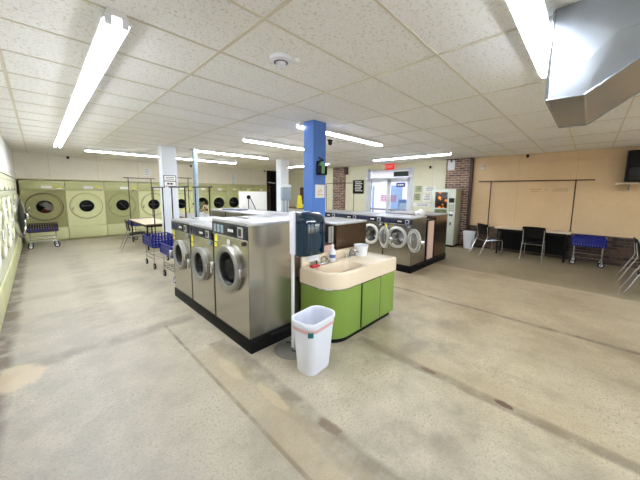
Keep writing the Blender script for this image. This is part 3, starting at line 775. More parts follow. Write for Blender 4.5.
# finer outline for a clean bowl
def dens(pts, n=4):
    out = []
    for i, p in enumerate(pts):
        q = pts[(i+1) % len(pts)]
        L = math.hypot(q[0]-p[0], q[1]-p[1]); k = max(1, int(L/0.05))
        for j in range(k): out.append((p[0]+(q[0]-p[0])*j/k, p[1]+(q[1]-p[1])*j/k))
    return out
o0 = dens(o0)
def inset(pts, d):
    return [(p[0]+(cx-p[0])*d/0.6, p[1]+(cy-p[1])*d/0.27) for p in pts]
bt.loft([ring(o0,0.650), ring(o0,0.805), ring(inset(o0,0.008),0.822), ring(inset(o0,0.022),0.828), bowl(1.04,0.826,0), bowl(1.0,0.818,0), bowl(0.95,0.72,0), bowl(0.84,0.672,0), bowl(0.1,0.660,0)], True, True)
bt.build('basin_top', M['sinktop'], sk, angle=50)
MB().box(0.0,x1+0.01,y1-0.03,y1+0.005,0.82,0.935,0.010).build('backsplash', M['sinktop'], sk)
MB().cyl((0.37,0.215,0.655),(0.37,0.215,0.664),0.028,20).build('drain', M['chrome'], sk)
def faucet(x, y, rz):
    f = thing_part('faucet', sk); f.location = (x,y,0.826); f.rotation_euler = (0,0,rz)
    MB().box(-0.11,0.11,-0.028,0.028,0,0.022,0.008).build('faucet_base', M['chrome'], f)
    for s in (-1,1):
        MB().cyl((s*0.085,0,0.02),(s*0.085,0,0.05),0.02,14).obox((s*0.085,0,0.062),(0.07,0.018,0.018),(0,0,s*0.5),0.006).build('tap_handle', M['chrome'], f)
    MB().tube([(0,0,0.02),(0,0,0.075),(0,-0.02,0.10),(0,-0.07,0.105),(0,-0.13,0.09),(0,-0.135,0.075)],0.012,10).build('spout', M['chrome'], f)
faucet(0.26,0.43,-0.1); faucet(0.82,0.44,0.1)

bo = thing('soap_bottle', 'white pump bottle with a blue label on the sink backsplash ledge', 'bottle', (2.54,2.26,0.829))
MB().lathe([(0.0,0.0),(0.036,0.002),(0.038,0.02),(0.038,0.12),(0.030,0.15),(0.014,0.165),(0.014,0.185)],(0,0,0),(0,0,1),24,False,True).build('body', M['whiteplastic'], bo)
MB().lathe([(0.0388,0.05),(0.0388,0.09)],(0,0,0),(0,0,1),24).build('label', plain('bottle_label_blue',(88,112,170),0.5), bo)
MB().lathe([(0.018,0.183),(0.018,0.205),(0.008,0.21),(0.008,0.225),(0.0,0.226)],(0,0,0),(0,0,1),16).build('cap', M['whiteplastic'], bo)
pj = thing('measuring_jug', 'white plastic jug with a handle on the right end of the sink', 'jug', (3.06,2.20,0.829))
MB().lathe([(0.0,0.0),(0.070,0.0),(0.074,0.006),(0.100,0.150),(0.103,0.152),(0.098,0.150),(0.071,0.008),(0.0,0.006)],(0,0,0),(0,0,1),32).build('body', M['whiteplastic'], pj)
MB().tube([(0.092,0,0.135),(0.135,0,0.135),(0.150,0,0.11),(0.135,0,0.06),(0.078,0,0.03)],0.009,8).build('handle', M['whiteplastic'], pj)
sg = thing('scrub_brush', 'red scrub brush with a dark handle at the left end of the sink', 'brush', (2.19,2.22,0.828))
MB().box(-0.06,0.06,-0.035,0.035,0.0,0.028,0.012).build('head', M['red'], sg)
MB().cyl((0.03,0.0,0.02),(0.04,0.02,0.12),0.005,8).build('handle', M['blackmatte'], sg)

# paper towel dispenser on its stand
ds = thing('towel_dispenser', 'smoked blue paper towel dispenser on a white pole stand beside the sink', 'towel dispenser', (1.815,2.17,0), -0.06)
MB().lathe([(0.20,0.012),(0.205,0.006),(0.20,0.0),(0.0,0.0)],(0,0,0),(0,0,1),40).lathe([(0.20,0.012),(0.10,0.014),(0.0,0.02)],(0,0,0),(0,0,1),40).build('base_disc', M['greypole'], ds)
MB().tube([(0.0,-0.13,0.022),(-0.05,-0.05,0.022),(0.05,0.05,0.022),(0.0,0.13,0.022)],0.006).build('base_cord', M['rubber'], ds)
MB().cyl((0,0,0.01),(0,0,1.5),0.017,16).build('pole', M['white'], ds)
MB().box(-0.03,0.235,-0.06,0.02,1.05,1.49,0.01).build('back_shell', M['whiteplastic'], ds)
dp = []
for z, yo in ((1.045,-0.16),(1.06,-0.215),(1.15,-0.245),(1.36,-0.25),(1.44,-0.225),(1.485,-0.15),(1.49,-0.06)):
    dp.append([(-0.01,-0.055,z),(-0.01,yo+0.02,z),(0.015,yo,z),(0.222,yo,z),(0.246,yo+0.02,z),(0.246,-0.055,z)])
MB().loft(dp).build('smoked_cover', M['dispglass'], ds, angle=40)
for x in (0.03, 0.195): MB().box(x,x+0.013,-0.256,-0.20,1.08,1.40,0.004).build('cover_rib', M['dispglass'], ds)
em = MB(); strokes(em, 0.09, 0.14, -0.2515, 1.375, 0.014, 1, 9); em.build('emblem', M['paper'], ds, smooth=False)
MB().box(0.05,0.22,-0.16,-0.154,0.985,1.05).build('paper_towel', M['paper'], ds, smooth=False)

# white wastebasket by the sink
def bin_(label, loc, rz, sx, sy, h, name='trash_can'):
    t = thing(name, label, 'trash can', loc, rz)
    def rr(k, z): return [(p[0]*k*sx/0.2, p[1]*k*sy/0.14, z) for p in rrect(-0.2,0.2,-0.14,0.14,0.095,7)]
    MB().loft([rr(0.72,0.0), rr(0.75,0.01), rr(0.97,h-0.035), rr(0.97,h-0.03), rr(0.955,h-0.03), rr(0.735,0.02)]).build('body', M['whiteplastic'], t, angle=50)
    MB().loft([rr(0.99,h-0.05), rr(1.03,h-0.03), rr(1.03,h-0.004), rr(1.01,h), rr(0.95,h-0.004), rr(0.94,h-0.06)], False, False).build('rim', M['whiteplastic'], t, angle=50)
    return t, rr
tb, rr = bin_('white plastic wastebasket with a pink band standing in front of the green sink', (1.765,1.80,0), 0.10, 0.205, 0.145, 0.53)
MB().loft([rr(0.968,0.435), rr(0.975,0.44), rr(0.983,0.462), rr(0.978,0.467)], False, False).build('liner_band', plain('pink_band',(232,186,184),0.5), tb, angle=50)
MB().obox((-0.168,-0.106,0.425),(0.05,0.02,0.05),(0,0,-0.78),0.003).build('sticker', M['teal'], tb)
bg = [rr(0.93,0.50), rr(0.88,0.40), rr(0.78,0.12), rr(0.2,0.06)]
MB().loft(bg, False, True).build('bag_liner', plain('bag_liner',(232,236,250),0.3,0,0.08,9,0.3), tb, angle=50)
b2, _ = bin_('white plastic trash can against the brick wall beside the vending machine', (9.25,2.60,0), 0.0, 0.155, 0.155, 0.53)

# ------------------------------------------------------------------ laundry carts (long axis local x)
def cart(label, loc, rz, rack=True, L=0.36, liner=False):
    t = thing('laundry_cart', label, 'laundry cart', loc, rz, 'wire laundry carts with blue baskets')
    Wc = 0.26
    bk = MB()
    z0, z1 = 0.46, 0.68
    for z, k in ((z1,1.0),(z0+0.02,0.93)):
        bk.tube([(L*k,Wc*k,z),(-L*k,Wc*k,z),(-L*k,-Wc*k,z),(L*k,-Wc*k,z)],0.010,6,True)
    nx, ny = 13, 9
    for i in range(nx):
        u = -1+2*i/(nx-1)
        for s in (-1,1): bk.obox((u*L*0.97,s*Wc*0.968,(z0+z1)/2+0.01),(0.034,0.006,z1-z0-0.02),(s*0.08,0,0))
    for i in range(ny):
        u = -1+2*i/(ny-1)
        for s in (-1,1): bk.obox((s*L*0.968,u*Wc*0.97,(z0+z1)/2+0.01),(0.006,0.034,z1-z0-0.02),(0,-s*0.1,0))
    for k in range(2):
        z = z0+0.075+0.07*k; q = 0.95+0.02*k
        for s in (-1,1):
            bk.box(-L*q,L*q,s*Wc*q-0.004,s*Wc*q+0.004,z-0.012,z+0.012); bk.box(s*L*q-0.004,s*L*q+0.004,-Wc*q,Wc*q,z-0.012,z+0.012)
    bk.box(-L*0.93,L*0.93,-Wc*0.93,Wc*0.93,z0+0.005,z0+0.015)
    if liner:
        bk.build('basket', M['rod'], t, smooth=False)
        MB().box(-L*0.985,L*0.985,-Wc*0.985,Wc*0.985,z0+0.03,z0+0.10).build('blue_liner', M['blue_plastic'], t, smooth=False)
    else: bk.build('basket', M['blue_plastic'], t, smooth=False)
    fr = MB()
    for sx in (-1,1):
        fr.tube([(sx*L*0.85,-Wc*0.85,0.11),(sx*L*0.85,-Wc*0.85,z0),(sx*L*0.85,Wc*0.85,z0),(sx*L*0.85,Wc*0.85,0.11)],0.010)
    for sy in (-1,1):
        fr.tube([(-L*0.85,sy*Wc*0.85,0.30),(L*0.85,sy*Wc*0.85,0.30)],0.007).tube([(-L*0.85,sy*Wc*0.85,0.20),(L*0.85,sy*Wc*0.85,0.20)],0.008)
    for z in (0.20,):
        for q in range(5): fr.tube([(-L*0.85+q*L*0.425,-Wc*0.85,z),(-L*0.85+q*L*0.425,Wc*0.85,z)],0.005,6)
    fr.build('frame', M['chrome'], t)
    for sx in (-1,1):
        for sy in (-1,1):
            x, y = sx*L*0.85, sy*Wc*0.85
            cs = MB().box(x-0.018,x+0.018,y-0.024,y+0.024,0.095,0.125,0.004).box(x-0.012,x+0.012,y-0.024,y-0.020,0.05,0.10).box(x-0.012,x+0.012,y+0.020,y+0.024,0.05,0.10).build('caster', M['chrome'], t)
            MB().lathe([(0.035,-0.016),(0.060,-0.016),(0.064,-0.010),(0.064,0.010),(0.060,0.016),(0.035,0.016)],(x,y,0.064),(0,1,0),20).build('tire', M['rubber'], cs)
            MB().lathe([(0.0,-0.017),(0.036,-0.014),(0.036,0.014),(0.0,0.017)],(x,y,0.064),(0,1,0),16).build('hub', M['whiteplastic'], cs)
    if rack:
        for s in (-1,1): MB().cyl((s*L*0.98,0,z0-0.02),(s*L*0.98,0,rack),0.012,10).build('rack_pole', M['rod'], t)
        MB().cyl((-L*1.35,0,rack),(L*1.35,0,rack),0.013,10).build('rack_bar', M['rod'], t)
    return t
cart('blue basket cart with a hanging rack at the aisle edge, second from the closed washers', (1.87,6.90,0), H90, 1.76)
cart('blue basket cart with a hanging rack at the aisle edge, right beside the closed washers', (1.87,5.62,0), H90, 1.76)
cart('blue basket cart with a hanging rack, seen over the small washer tops', (2.42,5.85,0), H90, 1.77)
cart('blue basket cart with a tall rack behind the birch table', (1.95,8.0,0), 0.35, 2.03) if False else None
cart('blue basket cart with a tall hanging rack behind the birch top table', (2.52,11.25,0), 0.12, 2.10)
cart('blue basket cart with a rack standing end on behind the white column', (3.45,10.3,0), 0.15, 2.13)
cart('low wire cart with a blue band and no rack in the back left corner', (0.02,11.35,0), 0.0, None, 0.32, True)
cart('blue basket cart parked by the brick wall under the tan boards', (9.22,-0.05,0), H90, None, 0.29)

# ------------------------------------------------------------------ tables
def table(label, loc, sx, sy, h, top, edge, grp=None):
    t = thing('table', label, 'table', loc, 0, grp)
    MB().box(-sx,sx,-sy,sy,h-0.028,h,0.005).build('tabletop', top, t)
    MB().box(-sx-0.002,sx+0.002,-sy-0.002,sy+0.002,h-0.026,h-0.006).build('edge_band', edge, t, smooth=False)
    for a in (-1,1):
        for b in (-1,1): MB().cyl((a*(sx-0.08),b*(sy-0.08),0),(a*(sx-0.08),b*(sy-0.08),h-0.028),0.02,12).build('leg', M['black'], t)
    MB().box(-sx+0.08,sx-0.08,-sy+0.06,-sy+0.09,h-0.10,h-0.03).box(-sx+0.08,sx-0.08,sy-0.09,sy-0.06,h-0.10,h-0.03).box(-sx+0.07,-sx+0.10,-sy+0.08,sy-0.08,h-0.10,h-0.03).box(sx-0.10,sx-0.07,-sy+0.08,sy-0.08,h-0.10,h-0.03).build('apron', M['black'], t, smooth=False)
    return t
table('birch topped table with black legs beside the black chair near the back dryers', (2.36,9.72,0), 0.36, 0.98, 0.75, M['woodtop'], M['woodedge'])
ft = thing('folding_counter', 'white topped folding counter with a brown edge beyond the washers and white column', 'counter', (3.35,8.62,0))
MB().box(-0.48,0.48,-0.85,0.85,0.93,0.95).build('countertop', M['steel_top'], ft, smooth=False)
MB().box(-0.485,0.485,-0.855,0.855,0.905,0.932).build('edge_band', M['woodedge'], ft, smooth=False)
MB().box(-0.44,0.44,-0.80,0.80,0.06,0.905).build('cabinet', plain('straw_laminate',(214,200,140),0.5), ft, smooth=False)
MB().box(-0.42,0.42,-0.78,0.78,0.0,0.06).build('toe_kick', M['blackmatte'], ft, smooth=False)
wt = table('long wall table with two black chairs drawn up beneath the tan boards', (9.25,1.08,0), 0.28, 0.80, 0.75, M['woodtop'], M['woodtop'])
MB().box(0.20,0.24,-0.74,0.74,0.10,0.66).build('shade_panel', M['blackmatte'], wt, smooth=False)  # black sheet added for the shadow beneath the tabletop
table('pale topped table cut by the right picture edge with chairs tucked in', (7.95,-1.29,0), 1.05, 0.50, 0.75, M['woodtop'], M['woodtop'])

# chairs: seat faces local -y (back at +y)
def chair(label, loc, rz):
    t = thing('stacking_chair', label, 'chair', loc, rz, 'black plastic chairs with chrome legs')
    def surf(rows, th):
        r = [[Vector(p) for p in row] for row in rows]; mb = MB(); nr, nc = len(r), len(r[0])
        vs = [[mb.bm.verts.new(p) for p in row] for row in r]
        for i in range(nr-1):
            for j in range(nc-1): mb.bm.faces.new((vs[i][j],vs[i][j+1],vs[i+1][j+1],vs[i+1][j]))
        bmesh.ops.recalc_face_normals(mb.bm, faces=mb.bm.faces[:])
        bmesh.ops.solidify(mb.bm, geom=mb.bm.faces[:], thickness=th)
        return mb
    us = [-1,-0.66,-0.33,0,0.33,0.66,1]
    surf([[(0.22*u*k, y, 0.455+zz+0.012*u*u) for u in us] for y, zz, k in ((-0.23,-0.035,0.92),(-0.20,-0.005,1.0),(-0.08,0.0,1.0),(0.08,-0.012,1.0),(0.20,-0.008,0.96))],0.014).build('seat', M['black'], t)
    bk = surf([[(0.24*u*k, y-0.03*u*u, z-0.012*u*u*(1 if z > 0.8 else 0)) for u in us] for z, y, k in ((0.56,0.215,0.95),(0.66,0.225,1.0),(0.76,0.245,1.0),(0.845,0.265,0.98),(0.86,0.272,0.94))],0.014).build('backrest', M['black'], t)
    MB().box(-0.05,0.05,0.253,0.262,0.80,0.825,0.003).build('hand_hole', M['greypole'], bk) 
    for s in (-1,1):
        MB().tube([(s*0.225,0.42,0.0),(s*0.215,0.27,0.36),(s*0.215,0.215,0.50),(s*0.215,0.245,0.78)],0.0115,10).build('rear_leg', M['chrome'], t)
        MB().tube([(s*0.215,-0.22,0.0),(s*0.205,-0.215,0.39),(s*0.205,-0.18,0.425),(s*0.205,0.10,0.425),(s*0.212,0.25,0.40)],0.011,10).build('front_leg', M['chrome'], t)
    MB().tube([(-0.205,-0.10,0.428),(0.205,-0.10,0.428)],0.009).build('cross_bar', M['chrome'], t); MB().tube([(-0.214,0.25,0.40),(0.214,0.25,0.40)],0.009).build('cross_bar', M['chrome'], t)
    return t
chair('black chair turned toward the wall table beside the white trash can', (8.80,1.93,0), math.radians(47))
chair('black chair seen squarely from behind at the middle of the wall table', (9.08,0.98,0), H90)
chair('black chair pulled up to the birch table near the back dryers', (1.93,9.30,0), H90*0.95) 
chair('black chair at the right picture edge, only its slanted legs in view', (7.13,-0.95,0), 0.0)
chair('black chair tucked farther along the table at the right picture edge', (8.22,-0.95,0), 0.0)

# ------------------------------------------------------------------ right wall things
# clothes rail over the wall table
rl = thing('clothes_rail', 'dark clothes rail on two poles above the wall table', 'clothes rail', (9.50,1.24,0.75))
MB().cyl((0,-1.27,1.30),(0,1.27,1.30),0.014,10).build('rail', M['rod'], rl)
for y in (0.93,-0.93):
    MB().cyl((0,y,0.0),(0,y,1.30),0.014,10).cyl((0,y,0.0),(0,y,0.012),0.035,14).build('upright', M['rod'], rl)
# faint marks left on the boards
mk = MB()
rnd = random.Random(3)
def wallmarks(y0, y1, z, h, seed):
    r = random.Random(seed); y = y0
    while y > y1:
        w = r.uniform(0.4,1.2)*h; mk.box(XR-0.0025, XR-0.0005, y-w, y, z-h/2, z+h/2); y -= w+0.5*h
wallmarks(1.24,1.02,1.82,0.028,1); wallmarks(1.20,1.08,1.76,0.022,2); wallmarks(0.93,0.85,1.80,0.02,4); wallmarks(0.72,0.46,1.83,0.026,3); wallmarks(0.75,0.44,1.78,0.02,5)
tag(mk.build('wall_writing', plain('faded_print',(164,130,104),0.7), smooth=False), 'faint faded lettering on the tan boards below the clothes rail', 'lettering')
# television on a shelf
tvs = thing('wall_shelf', 'pale shelf on the tan wall holding the black television', 'shelf', (XR,-1.0,1.955))
MB().box(-0.36,-0.02,-0.75,0.62,-0.02,0.0).build('board', M['woodtop'], tvs, smooth=False)
MB().box(-0.30,-0.02,0.40,0.42,-0.16,-0.02).box(-0.30,-0.02,-0.5,-0.48,-0.16,-0.02).build('bracket', M['greypole'], tvs, smooth=False)
tv = thing('television', 'black television on the wall shelf at the right picture edge', 'television', (XR-0.17,-1.0,1.955), 0.12)
MB().box(-0.06,0.06,-0.53,0.50,0.03,0.73,0.012).build('housing', M['black'], tv)
MB().box(-0.066,-0.059,-0.49,0.46,0.07,0.69,0.002).build('screen', plain('screen_glass',(10,12,16),0.1), tv)
MB().box(-0.09,0.09,-0.25,0.25,0.0,0.03,0.008).build('stand', M['black'], tv)
# small white alarm and emergency light
el = thing('emergency_light', 'white emergency light high on the brick pillar above the vending machine', 'emergency light', (XR-0.10,3.33,2.42))
MB().box(-0.06,0.003,-0.11,0.11,0,0.27,0.01).build('housing', M['whiteplastic'], el)
for s in (-1,1): MB().lathe([(0.0,0.05),(0.035,0.045),(0.045,0.01),(0.03,0.0)],(-0.03,s*0.07,0.29),(-1,0,0.1),16).build('lamp_head', M['whiteplastic'], el)
al = thing('alarm_sensor', 'small white alarm sensor on the tan wall right of the brick pillar', 'sensor', (XR,2.44,2.40))
MB().box(-0.04,0,-0.035,0.035,0,0.16,0.008).build('housing', M['whiteplastic'], al)
MB().box(-0.044,-0.038,-0.02,0.02,0.09,0.14,0.003).build('lens', M['greypole'], al)
# vending machine
vm = thing('vending_machine', 'pale green coffee vending machine below the brick pillar', 'vending machine', (8.96,3.32,0))
MB().box(0.012,0.52,-0.36,0.36,0.06,1.82,0.008).build('cabinet', M['vendside'], vm)
MB().box(0.03,0.50,-0.34,0.34,0.0,0.06).build('plinth', M['blackmatte'], vm, smooth=False)
MB().box(-0.02,0.014,-0.358,0.358,0.08,1.82,0.006).build('front_door', M['vend'], vm)
def vendpic():
    m, nt, b = newmat('drink_picture')
    g = node(nt, 'ShaderNodeTexCoord'); v = node(nt, 'ShaderNodeTexVoronoi'); v.inputs['Scale'].default_value = 6.0
    nt.links.new(g.outputs['Object'], v.inputs['Vector'])
    s = node(nt, 'ShaderNodeSeparateXYZ'); nt.links.new(g.outputs['Object'], s.inputs[0])
    k = ramp(nt, v.outputs['Distance'], 0.22, 0.36, 1, 0)
    col = mix(nt, k, lin((30,18,18)), mix(nt, noise(nt, g.outputs['Object'], 9, 2), lin((236,160,50)), lin((190,50,30))))
    nt.links.new(col, b.inputs['Base Color']); b.inputs['Roughness'].default_value = 0.2
    nt.links.new(col, b.inputs['Emission Color']); b.inputs['Emission Strength'].default_value = 0.15
    return m
M['vendpic'] = vendpic()
MB().box(-0.027,-0.018,-0.12,0.26,1.22,1.72,0.004).build('picture_panel', M['vendpic'], vm)
MB().box(-0.027,-0.018,-0.12,0.26,0.62,1.18,0.004).build('lower_picture_panel', plain('green_picture',(96,104,60),0.4,0,0.4,8), vm)
MB().box(-0.028,-0.018,-0.33,-0.17,1.40,1.54,0.004).build('display', M['black'], vm)
kp = MB()
for i in range(3):
    for j in range(4): kp.box(-0.03,-0.018,-0.33+i*0.055,-0.295+i*0.055,1.14+j*0.055,1.175+j*0.055)
kp.build('keypad', M['greypole'], vm, smooth=False)
MB().box(-0.03,-0.018,-0.31,-0.20,0.98,1.08,0.004).build('coin_return', M['chrome'], vm)
MB().box(-0.04,-0.018,-0.27,-0.23,0.70,0.80,0.005).build('lock', M['chrome'], vm)
# exit sign
ex = thing('exit_sign', 'red exit sign over the glass entrance', 'exit sign', (XR-0.05,5.64,2.60), 0)
MB().box(-0.03,0.05,-0.19,0.19,-0.04,0.19,0.008).build('housing', M['exit'], ex)
MB().box(-0.01,0.02,-0.03,0.03,-0.0,0.19).build('bracket', M['white'], ex, smooth=False)
cu = bpy.data.curves.new('exit_text', 'FONT'); cu.body = 'EXIT'; cu.size = 0.17; cu.extrude = 0.002; cu.align_x = 'CENTER'
to = bpy.data.objects.new('exit_text_tmp', cu); COL.objects.link(to)
bpy.context.view_layer.update()
me = bpy.data.meshes.new_from_object(to.evaluated_get(bpy.context.evaluated_depsgraph_get()))
bpy.data.objects.remove(to)
lt = bpy.data.objects.new('lettering', me); COL.objects.link(lt); lt.parent = ex
me.materials.clear(); me.materials.append(plain('exit_letter',(250,214,206),0.5))
lt.location = (-0.0325,0.0,0.015); lt.rotation_euler = (PI/2,0,-PI/2)
# signs on the glass doors
os_ = thing('window_sign', 'small blue sign with white print hanging inside the right glass door', 'sign', (XR-0.005,5.16,1.98))
MB().box(-0.01,0.0,-0.18,0.18,-0.075,0.075).build('plate', plain('sign_blue',(38,48,140),0.4), os_, smooth=False)
m = MB(); m.box(-0.012,-0.01,-0.12,-0.05,-0.025,0.025).box(-0.012,-0.01,-0.03,0.03,-0.025,0.025).box(-0.012,-0.01,0.05,0.12,-0.025,0.025); m.build('print', M['paper'], os_, smooth=False)
for y, lb in ((5.50,'red printed decal on the right glass door beside the meeting stile'),(5.90,'red printed decal on the left glass door beside the meeting stile')):
    t = MB(); r = random.Random(int(y*10))
    for k, z in enumerate((1.56,1.49,1.42,1.36)):
        yy = y+0.13
        while yy > y-0.12:
            w = r.uniform(0.02,0.06); t.box(XR+0.0265,XR+0.0285,yy-w,yy,z-0.022,z+0.022); yy -= w+0.02
    tag(t.build('door_decal', M['redink'], smooth=False), lb, 'decal', 'red door decals')
# framed black sign
bs = thing('framed_sign', 'black framed sign with white print between brick pillar and entrance', 'sign', (XR,7.13,1.63))
MB().box(-0.025,0,-0.28,0.28,0,0.57,0.004).build('board', M['blackmatte'], bs)
m = MB(); r = random.Random(8)
for k in range(6):
    z = 0.50-k*0.075; yy = 0.17-0.03*(k % 2)
    while yy > -0.17:
        w = r.uniform(0.03,0.08); m.box(-0.027,-0.0245,yy-w,yy,z-0.022,z+0.022); yy -= w+0.02
m.build('print', M['paper'], bs, smooth=False)
# notices between entrance and pillar
nl = [(4.58,4.34,1.72,1.94,'vendpaper','notice with a green border top left of the notice cluster'),(4.28,3.86,1.70,1.93,'paper','wide white notice at the top of the notice cluster'),
      (4.62,4.38,1.42,1.66,'vendpaper','green photo notice at the lower left of the notice cluster'),(4.30,3.98,1.38,1.66,'paper','white notice in the middle of the notice cluster'),(3.90,3.72,1.40,1.68,'vendpaper','small green notice at the right of the notice cluster'),
      (4.64,4.0,1.20,1.33,'paper','long pale notice strip lowest of the notice cluster')]
M['vendpaper'] = plain('green_notice', (178,186,150), 0.6, 0, 0.25, 14)
for y1_, y0_, za, zb, mt, lb in nl:
    t = thing('notice', lb, 'notice', (XR,(y0_+y1_)/2,za), 0, 'notices by the entrance')
    hw = (y1_-y0_)/2
    MB().box(-0.006,0.003,-hw,hw,0,zb-za).build('sheet', M[mt], t, smooth=False)
    m = MB()
    for k in range(max(2,int((zb-za)/0.06))):
        m.box(-0.0075,-0.006,-hw*0.7,hw*random.uniform(0.3,0.75),(zb-za)-0.045-k*0.055,(zb-za)-0.03-k*0.055)
    m.build('print', M['ink'] if mt == 'paper' else M['leaf'], t, smooth=False)
# garment rail by the pillar
gr = thing('clothes_rail', 'thin dark clothes rail in front of the brick pillar beside the framed sign', 'clothes rail', (9.0,7.65,0))
MB().cyl((0,-0.75,2.06),(0,0.8,2.06),0.012,8).build('rail', M['rod'], gr)
for y in (-0.74,0.78): MB().cyl((0,y,0),(0,y,2.06),0.012,8).build('upright', M['rod'], gr)
MB().box(-0.2,0.2,-0.76,-0.72,0,0.025).box(-0.2,0.2,0.76,0.80,0,0.025).build('foot', M['rod'], gr, smooth=False)
# far counter with caution sign
cn = thing('counter', 'white counter with a brown top along the far right wall', 'counter', (9.2,10.7,0))
MB().box(-0.25,0.35,-0.85,0.85,0.0,0.85).build('cabinet', M['white'], cn, smooth=False)
MB().box(-0.28,0.37,-0.88,0.88,0.85,0.885).build('countertop', M['woodedge'], cn, smooth=False)
MB().box(-0.258,-0.25,-0.3,0.3,0.45,0.6).build('label', M['paper'], cn, smooth=False)
ca = thing('caution_sign', 'yellow folding floor sign standing on the far counter', 'floor sign', (9.02,10.25,0.885), -0.75)
for s, nm in ((1,'front_leaf'),(-1,'rear_leaf')):
    mb = MB(); 
    vs = [(-0.15,s*0.12,0),(0.15,s*0.12,0),(0.08,s*0.01,0.62),(-0.08,s*0.01,0.62)]
    mb.loft([[Vector(v) for v in vs],[Vector(v)+Vector((0,s*0.012,0)) for v in vs]]); mb.build(nm, M['yellow'], ca, smooth=False)
pf = thing('picture_frame', 'dark brown picture frame on the far wall just left of the blue column', 'picture', (XR,10.55,1.05))
MB().box(-0.03,0,-0.30,0.30,0,0.85,0.005).build('frame', M['brown'], pf); MB().box(-0.033,-0.03,-0.24,0.24,0.06,0.79).build('picture', M['woodedge'], pf, smooth=False)
# electrical box on far white column
eb = thing('electrical_box', 'grey electrical box with two conduits on the far white column', 'electrical box', (6.02,7.617,1.38))
MB().box(-0.19,0.19,-0.12,0,0,0.45,0.008).build('box', M['bluegrey'], eb)
MB().box(-0.14,0.19,-0.125,0,0.46,0.55,0.008).build('cap', M['whiteplastic'], eb)
MB().cyl((-0.08,-0.05,-1.38),(-0.08,-0.05,0),0.02,10).cyl((0.06,-0.05,-1.38),(0.06,-0.05,0),0.02,10).build('conduit', M['bluegrey'], eb)
# notice on the near white column
ns = thing('framed_notice', 'framed white notice with printed lines on the white column', 'notice', (2.355,7.62,1.79))
MB().box(-0.145,0.145,-0.015,0,0,0.28).build('frame', M['ink'], ns, smooth=False)
MB().box(-0.13,0.13,-0.018,-0.015,0.015,0.125).box(-0.13,0.13,-0.018,-0.015,0.145,0.265).build('sheet', M['paper'], ns, smooth=False)
m = MB(); strokes(m,-0.10,0.10,-0.018,0.225,0.018,1,21); strokes(m,-0.09,0.10,-0.018,0.185,0.018,1,22); strokes(m,-0.07,0.08,-0.018,0.07,0.045,1,23); m.build('print', M['ink'], ns, smooth=False)
# papers on the back wall
for x, z0_, z1_, w_, lb in ((3.05,2.24,2.52,0.11,'white paper notice on the cream wall left of the white column'),(6.69,2.02,2.50,0.12,'tall white price list on the cream wall above the small dryers')):
    t = thing('paper_notice', lb, 'notice', (x,YB,z0_))
    MB().box(-w_,w_,-0.005,0.003,0,z1_-z0_).build('sheet', M['paper'], t, smooth=False)
    m = MB()
    for k in range(int((z1_-z0_)/0.06)): m.box(-w_*0.8,w_*0.7,-0.0065,-0.005,(z1_-z0_)-0.05-k*0.06,(z1_-z0_)-0.03-k*0.06)
    m.build('print', M['bluegrey'], t, smooth=False)
# blue column things
fe = thing('fire_extinguisher', 'small green fire extinguisher in a black bracket on the blue column', 'fire extinguisher', (3.155,3.12,1.96))
MB().lathe([(0.0,0.0),(0.05,0.005),(0.052,0.03),(0.052,0.16),(0.035,0.19),(0.015,0.20),(0.015,0.22)],(0,-0.055,0),(0,0,1),20,False,True).build('bottle', plain('extinguisher_green',(110,160,110),0.4), fe)
MB().box(-0.02,0.02,-0.09,-0.02,0.215,0.235,0.004).obox((-0.03,-0.06,0.25),(0.09,0.02,0.015),(0,0.3,0)).build('valve', M['black'], fe)
MB().box(-0.065,0.065,-0.112,0,0.0,0.02).box(-0.065,-0.055,-0.112,0,0.0,0.14).box(0.055,0.065,-0.112,0,0.0,0.14).box(-0.065,0.065,-0.008,0.003,0.0,0.22).build('bracket', M['black'], fe, smooth=False)
MB().tube([(0.01,-0.07,0.225),(-0.07,-0.07,0.21),(-0.075,-0.07,0.06)],0.008).build('hose', M['black'], fe)
po = thing('poster', 'white sheet with an orange drawing taped to the blue column', 'poster', (3.175,3.12,1.60))
MB().box(-0.105,0.105,-0.004,0,0,0.21).build('sheet', M['paper'], po, smooth=False)
m = MB(); r = random.Random(4)
m.tube([(-0.05,-0.004,0.07),(-0.03,-0.004,0.13),(-0.01,-0.004,0.08),(0.01,-0.004,0.14),(0.03,-0.004,0.09),(0.05,-0.004,0.12)],0.005,6); m.box(-0.06,0.06,-0.0055,-0.004,0.045,0.055)
m.build('drawing', plain('orange_ink',(216,150,90),0.6), po)
# white cabinet with hanging hose
wc = thing('white_cabinet', 'tall white metal cabinet with a black hose and plug hanging on its face', 'cabinet', (5.52,8.75,0))
MB().box(-0.52,0.53,-0.0,0.22,0.02,1.69,0.01).build('body', M['white'], wc)
MB().box(-0.525,0.535,-0.01,0.23,1.675,1.70,0.004).build('top', M['header'], wc)
hs = MB().tube([(-0.25,-0.02,1.48),(-0.28,-0.03,1.20),(-0.25,-0.03,0.95)],0.014,8).tube([(-0.25,-0.02,1.48),(-0.17,-0.03,1.40),(-0.02,-0.03,1.12),(0.06,-0.03,0.90)],0.013,8)
hs.build('hose', M['rubber'], wc)
MB().lathe([(0.0,0.05),(0.06,0.045),(0.075,0.0)],(-0.25,0.0,1.48),(0,-1,0),20).box(-0.31,-0.20,-0.06,0,0.93,1.02,0.01).build('hose_outlet', M['black'], wc)
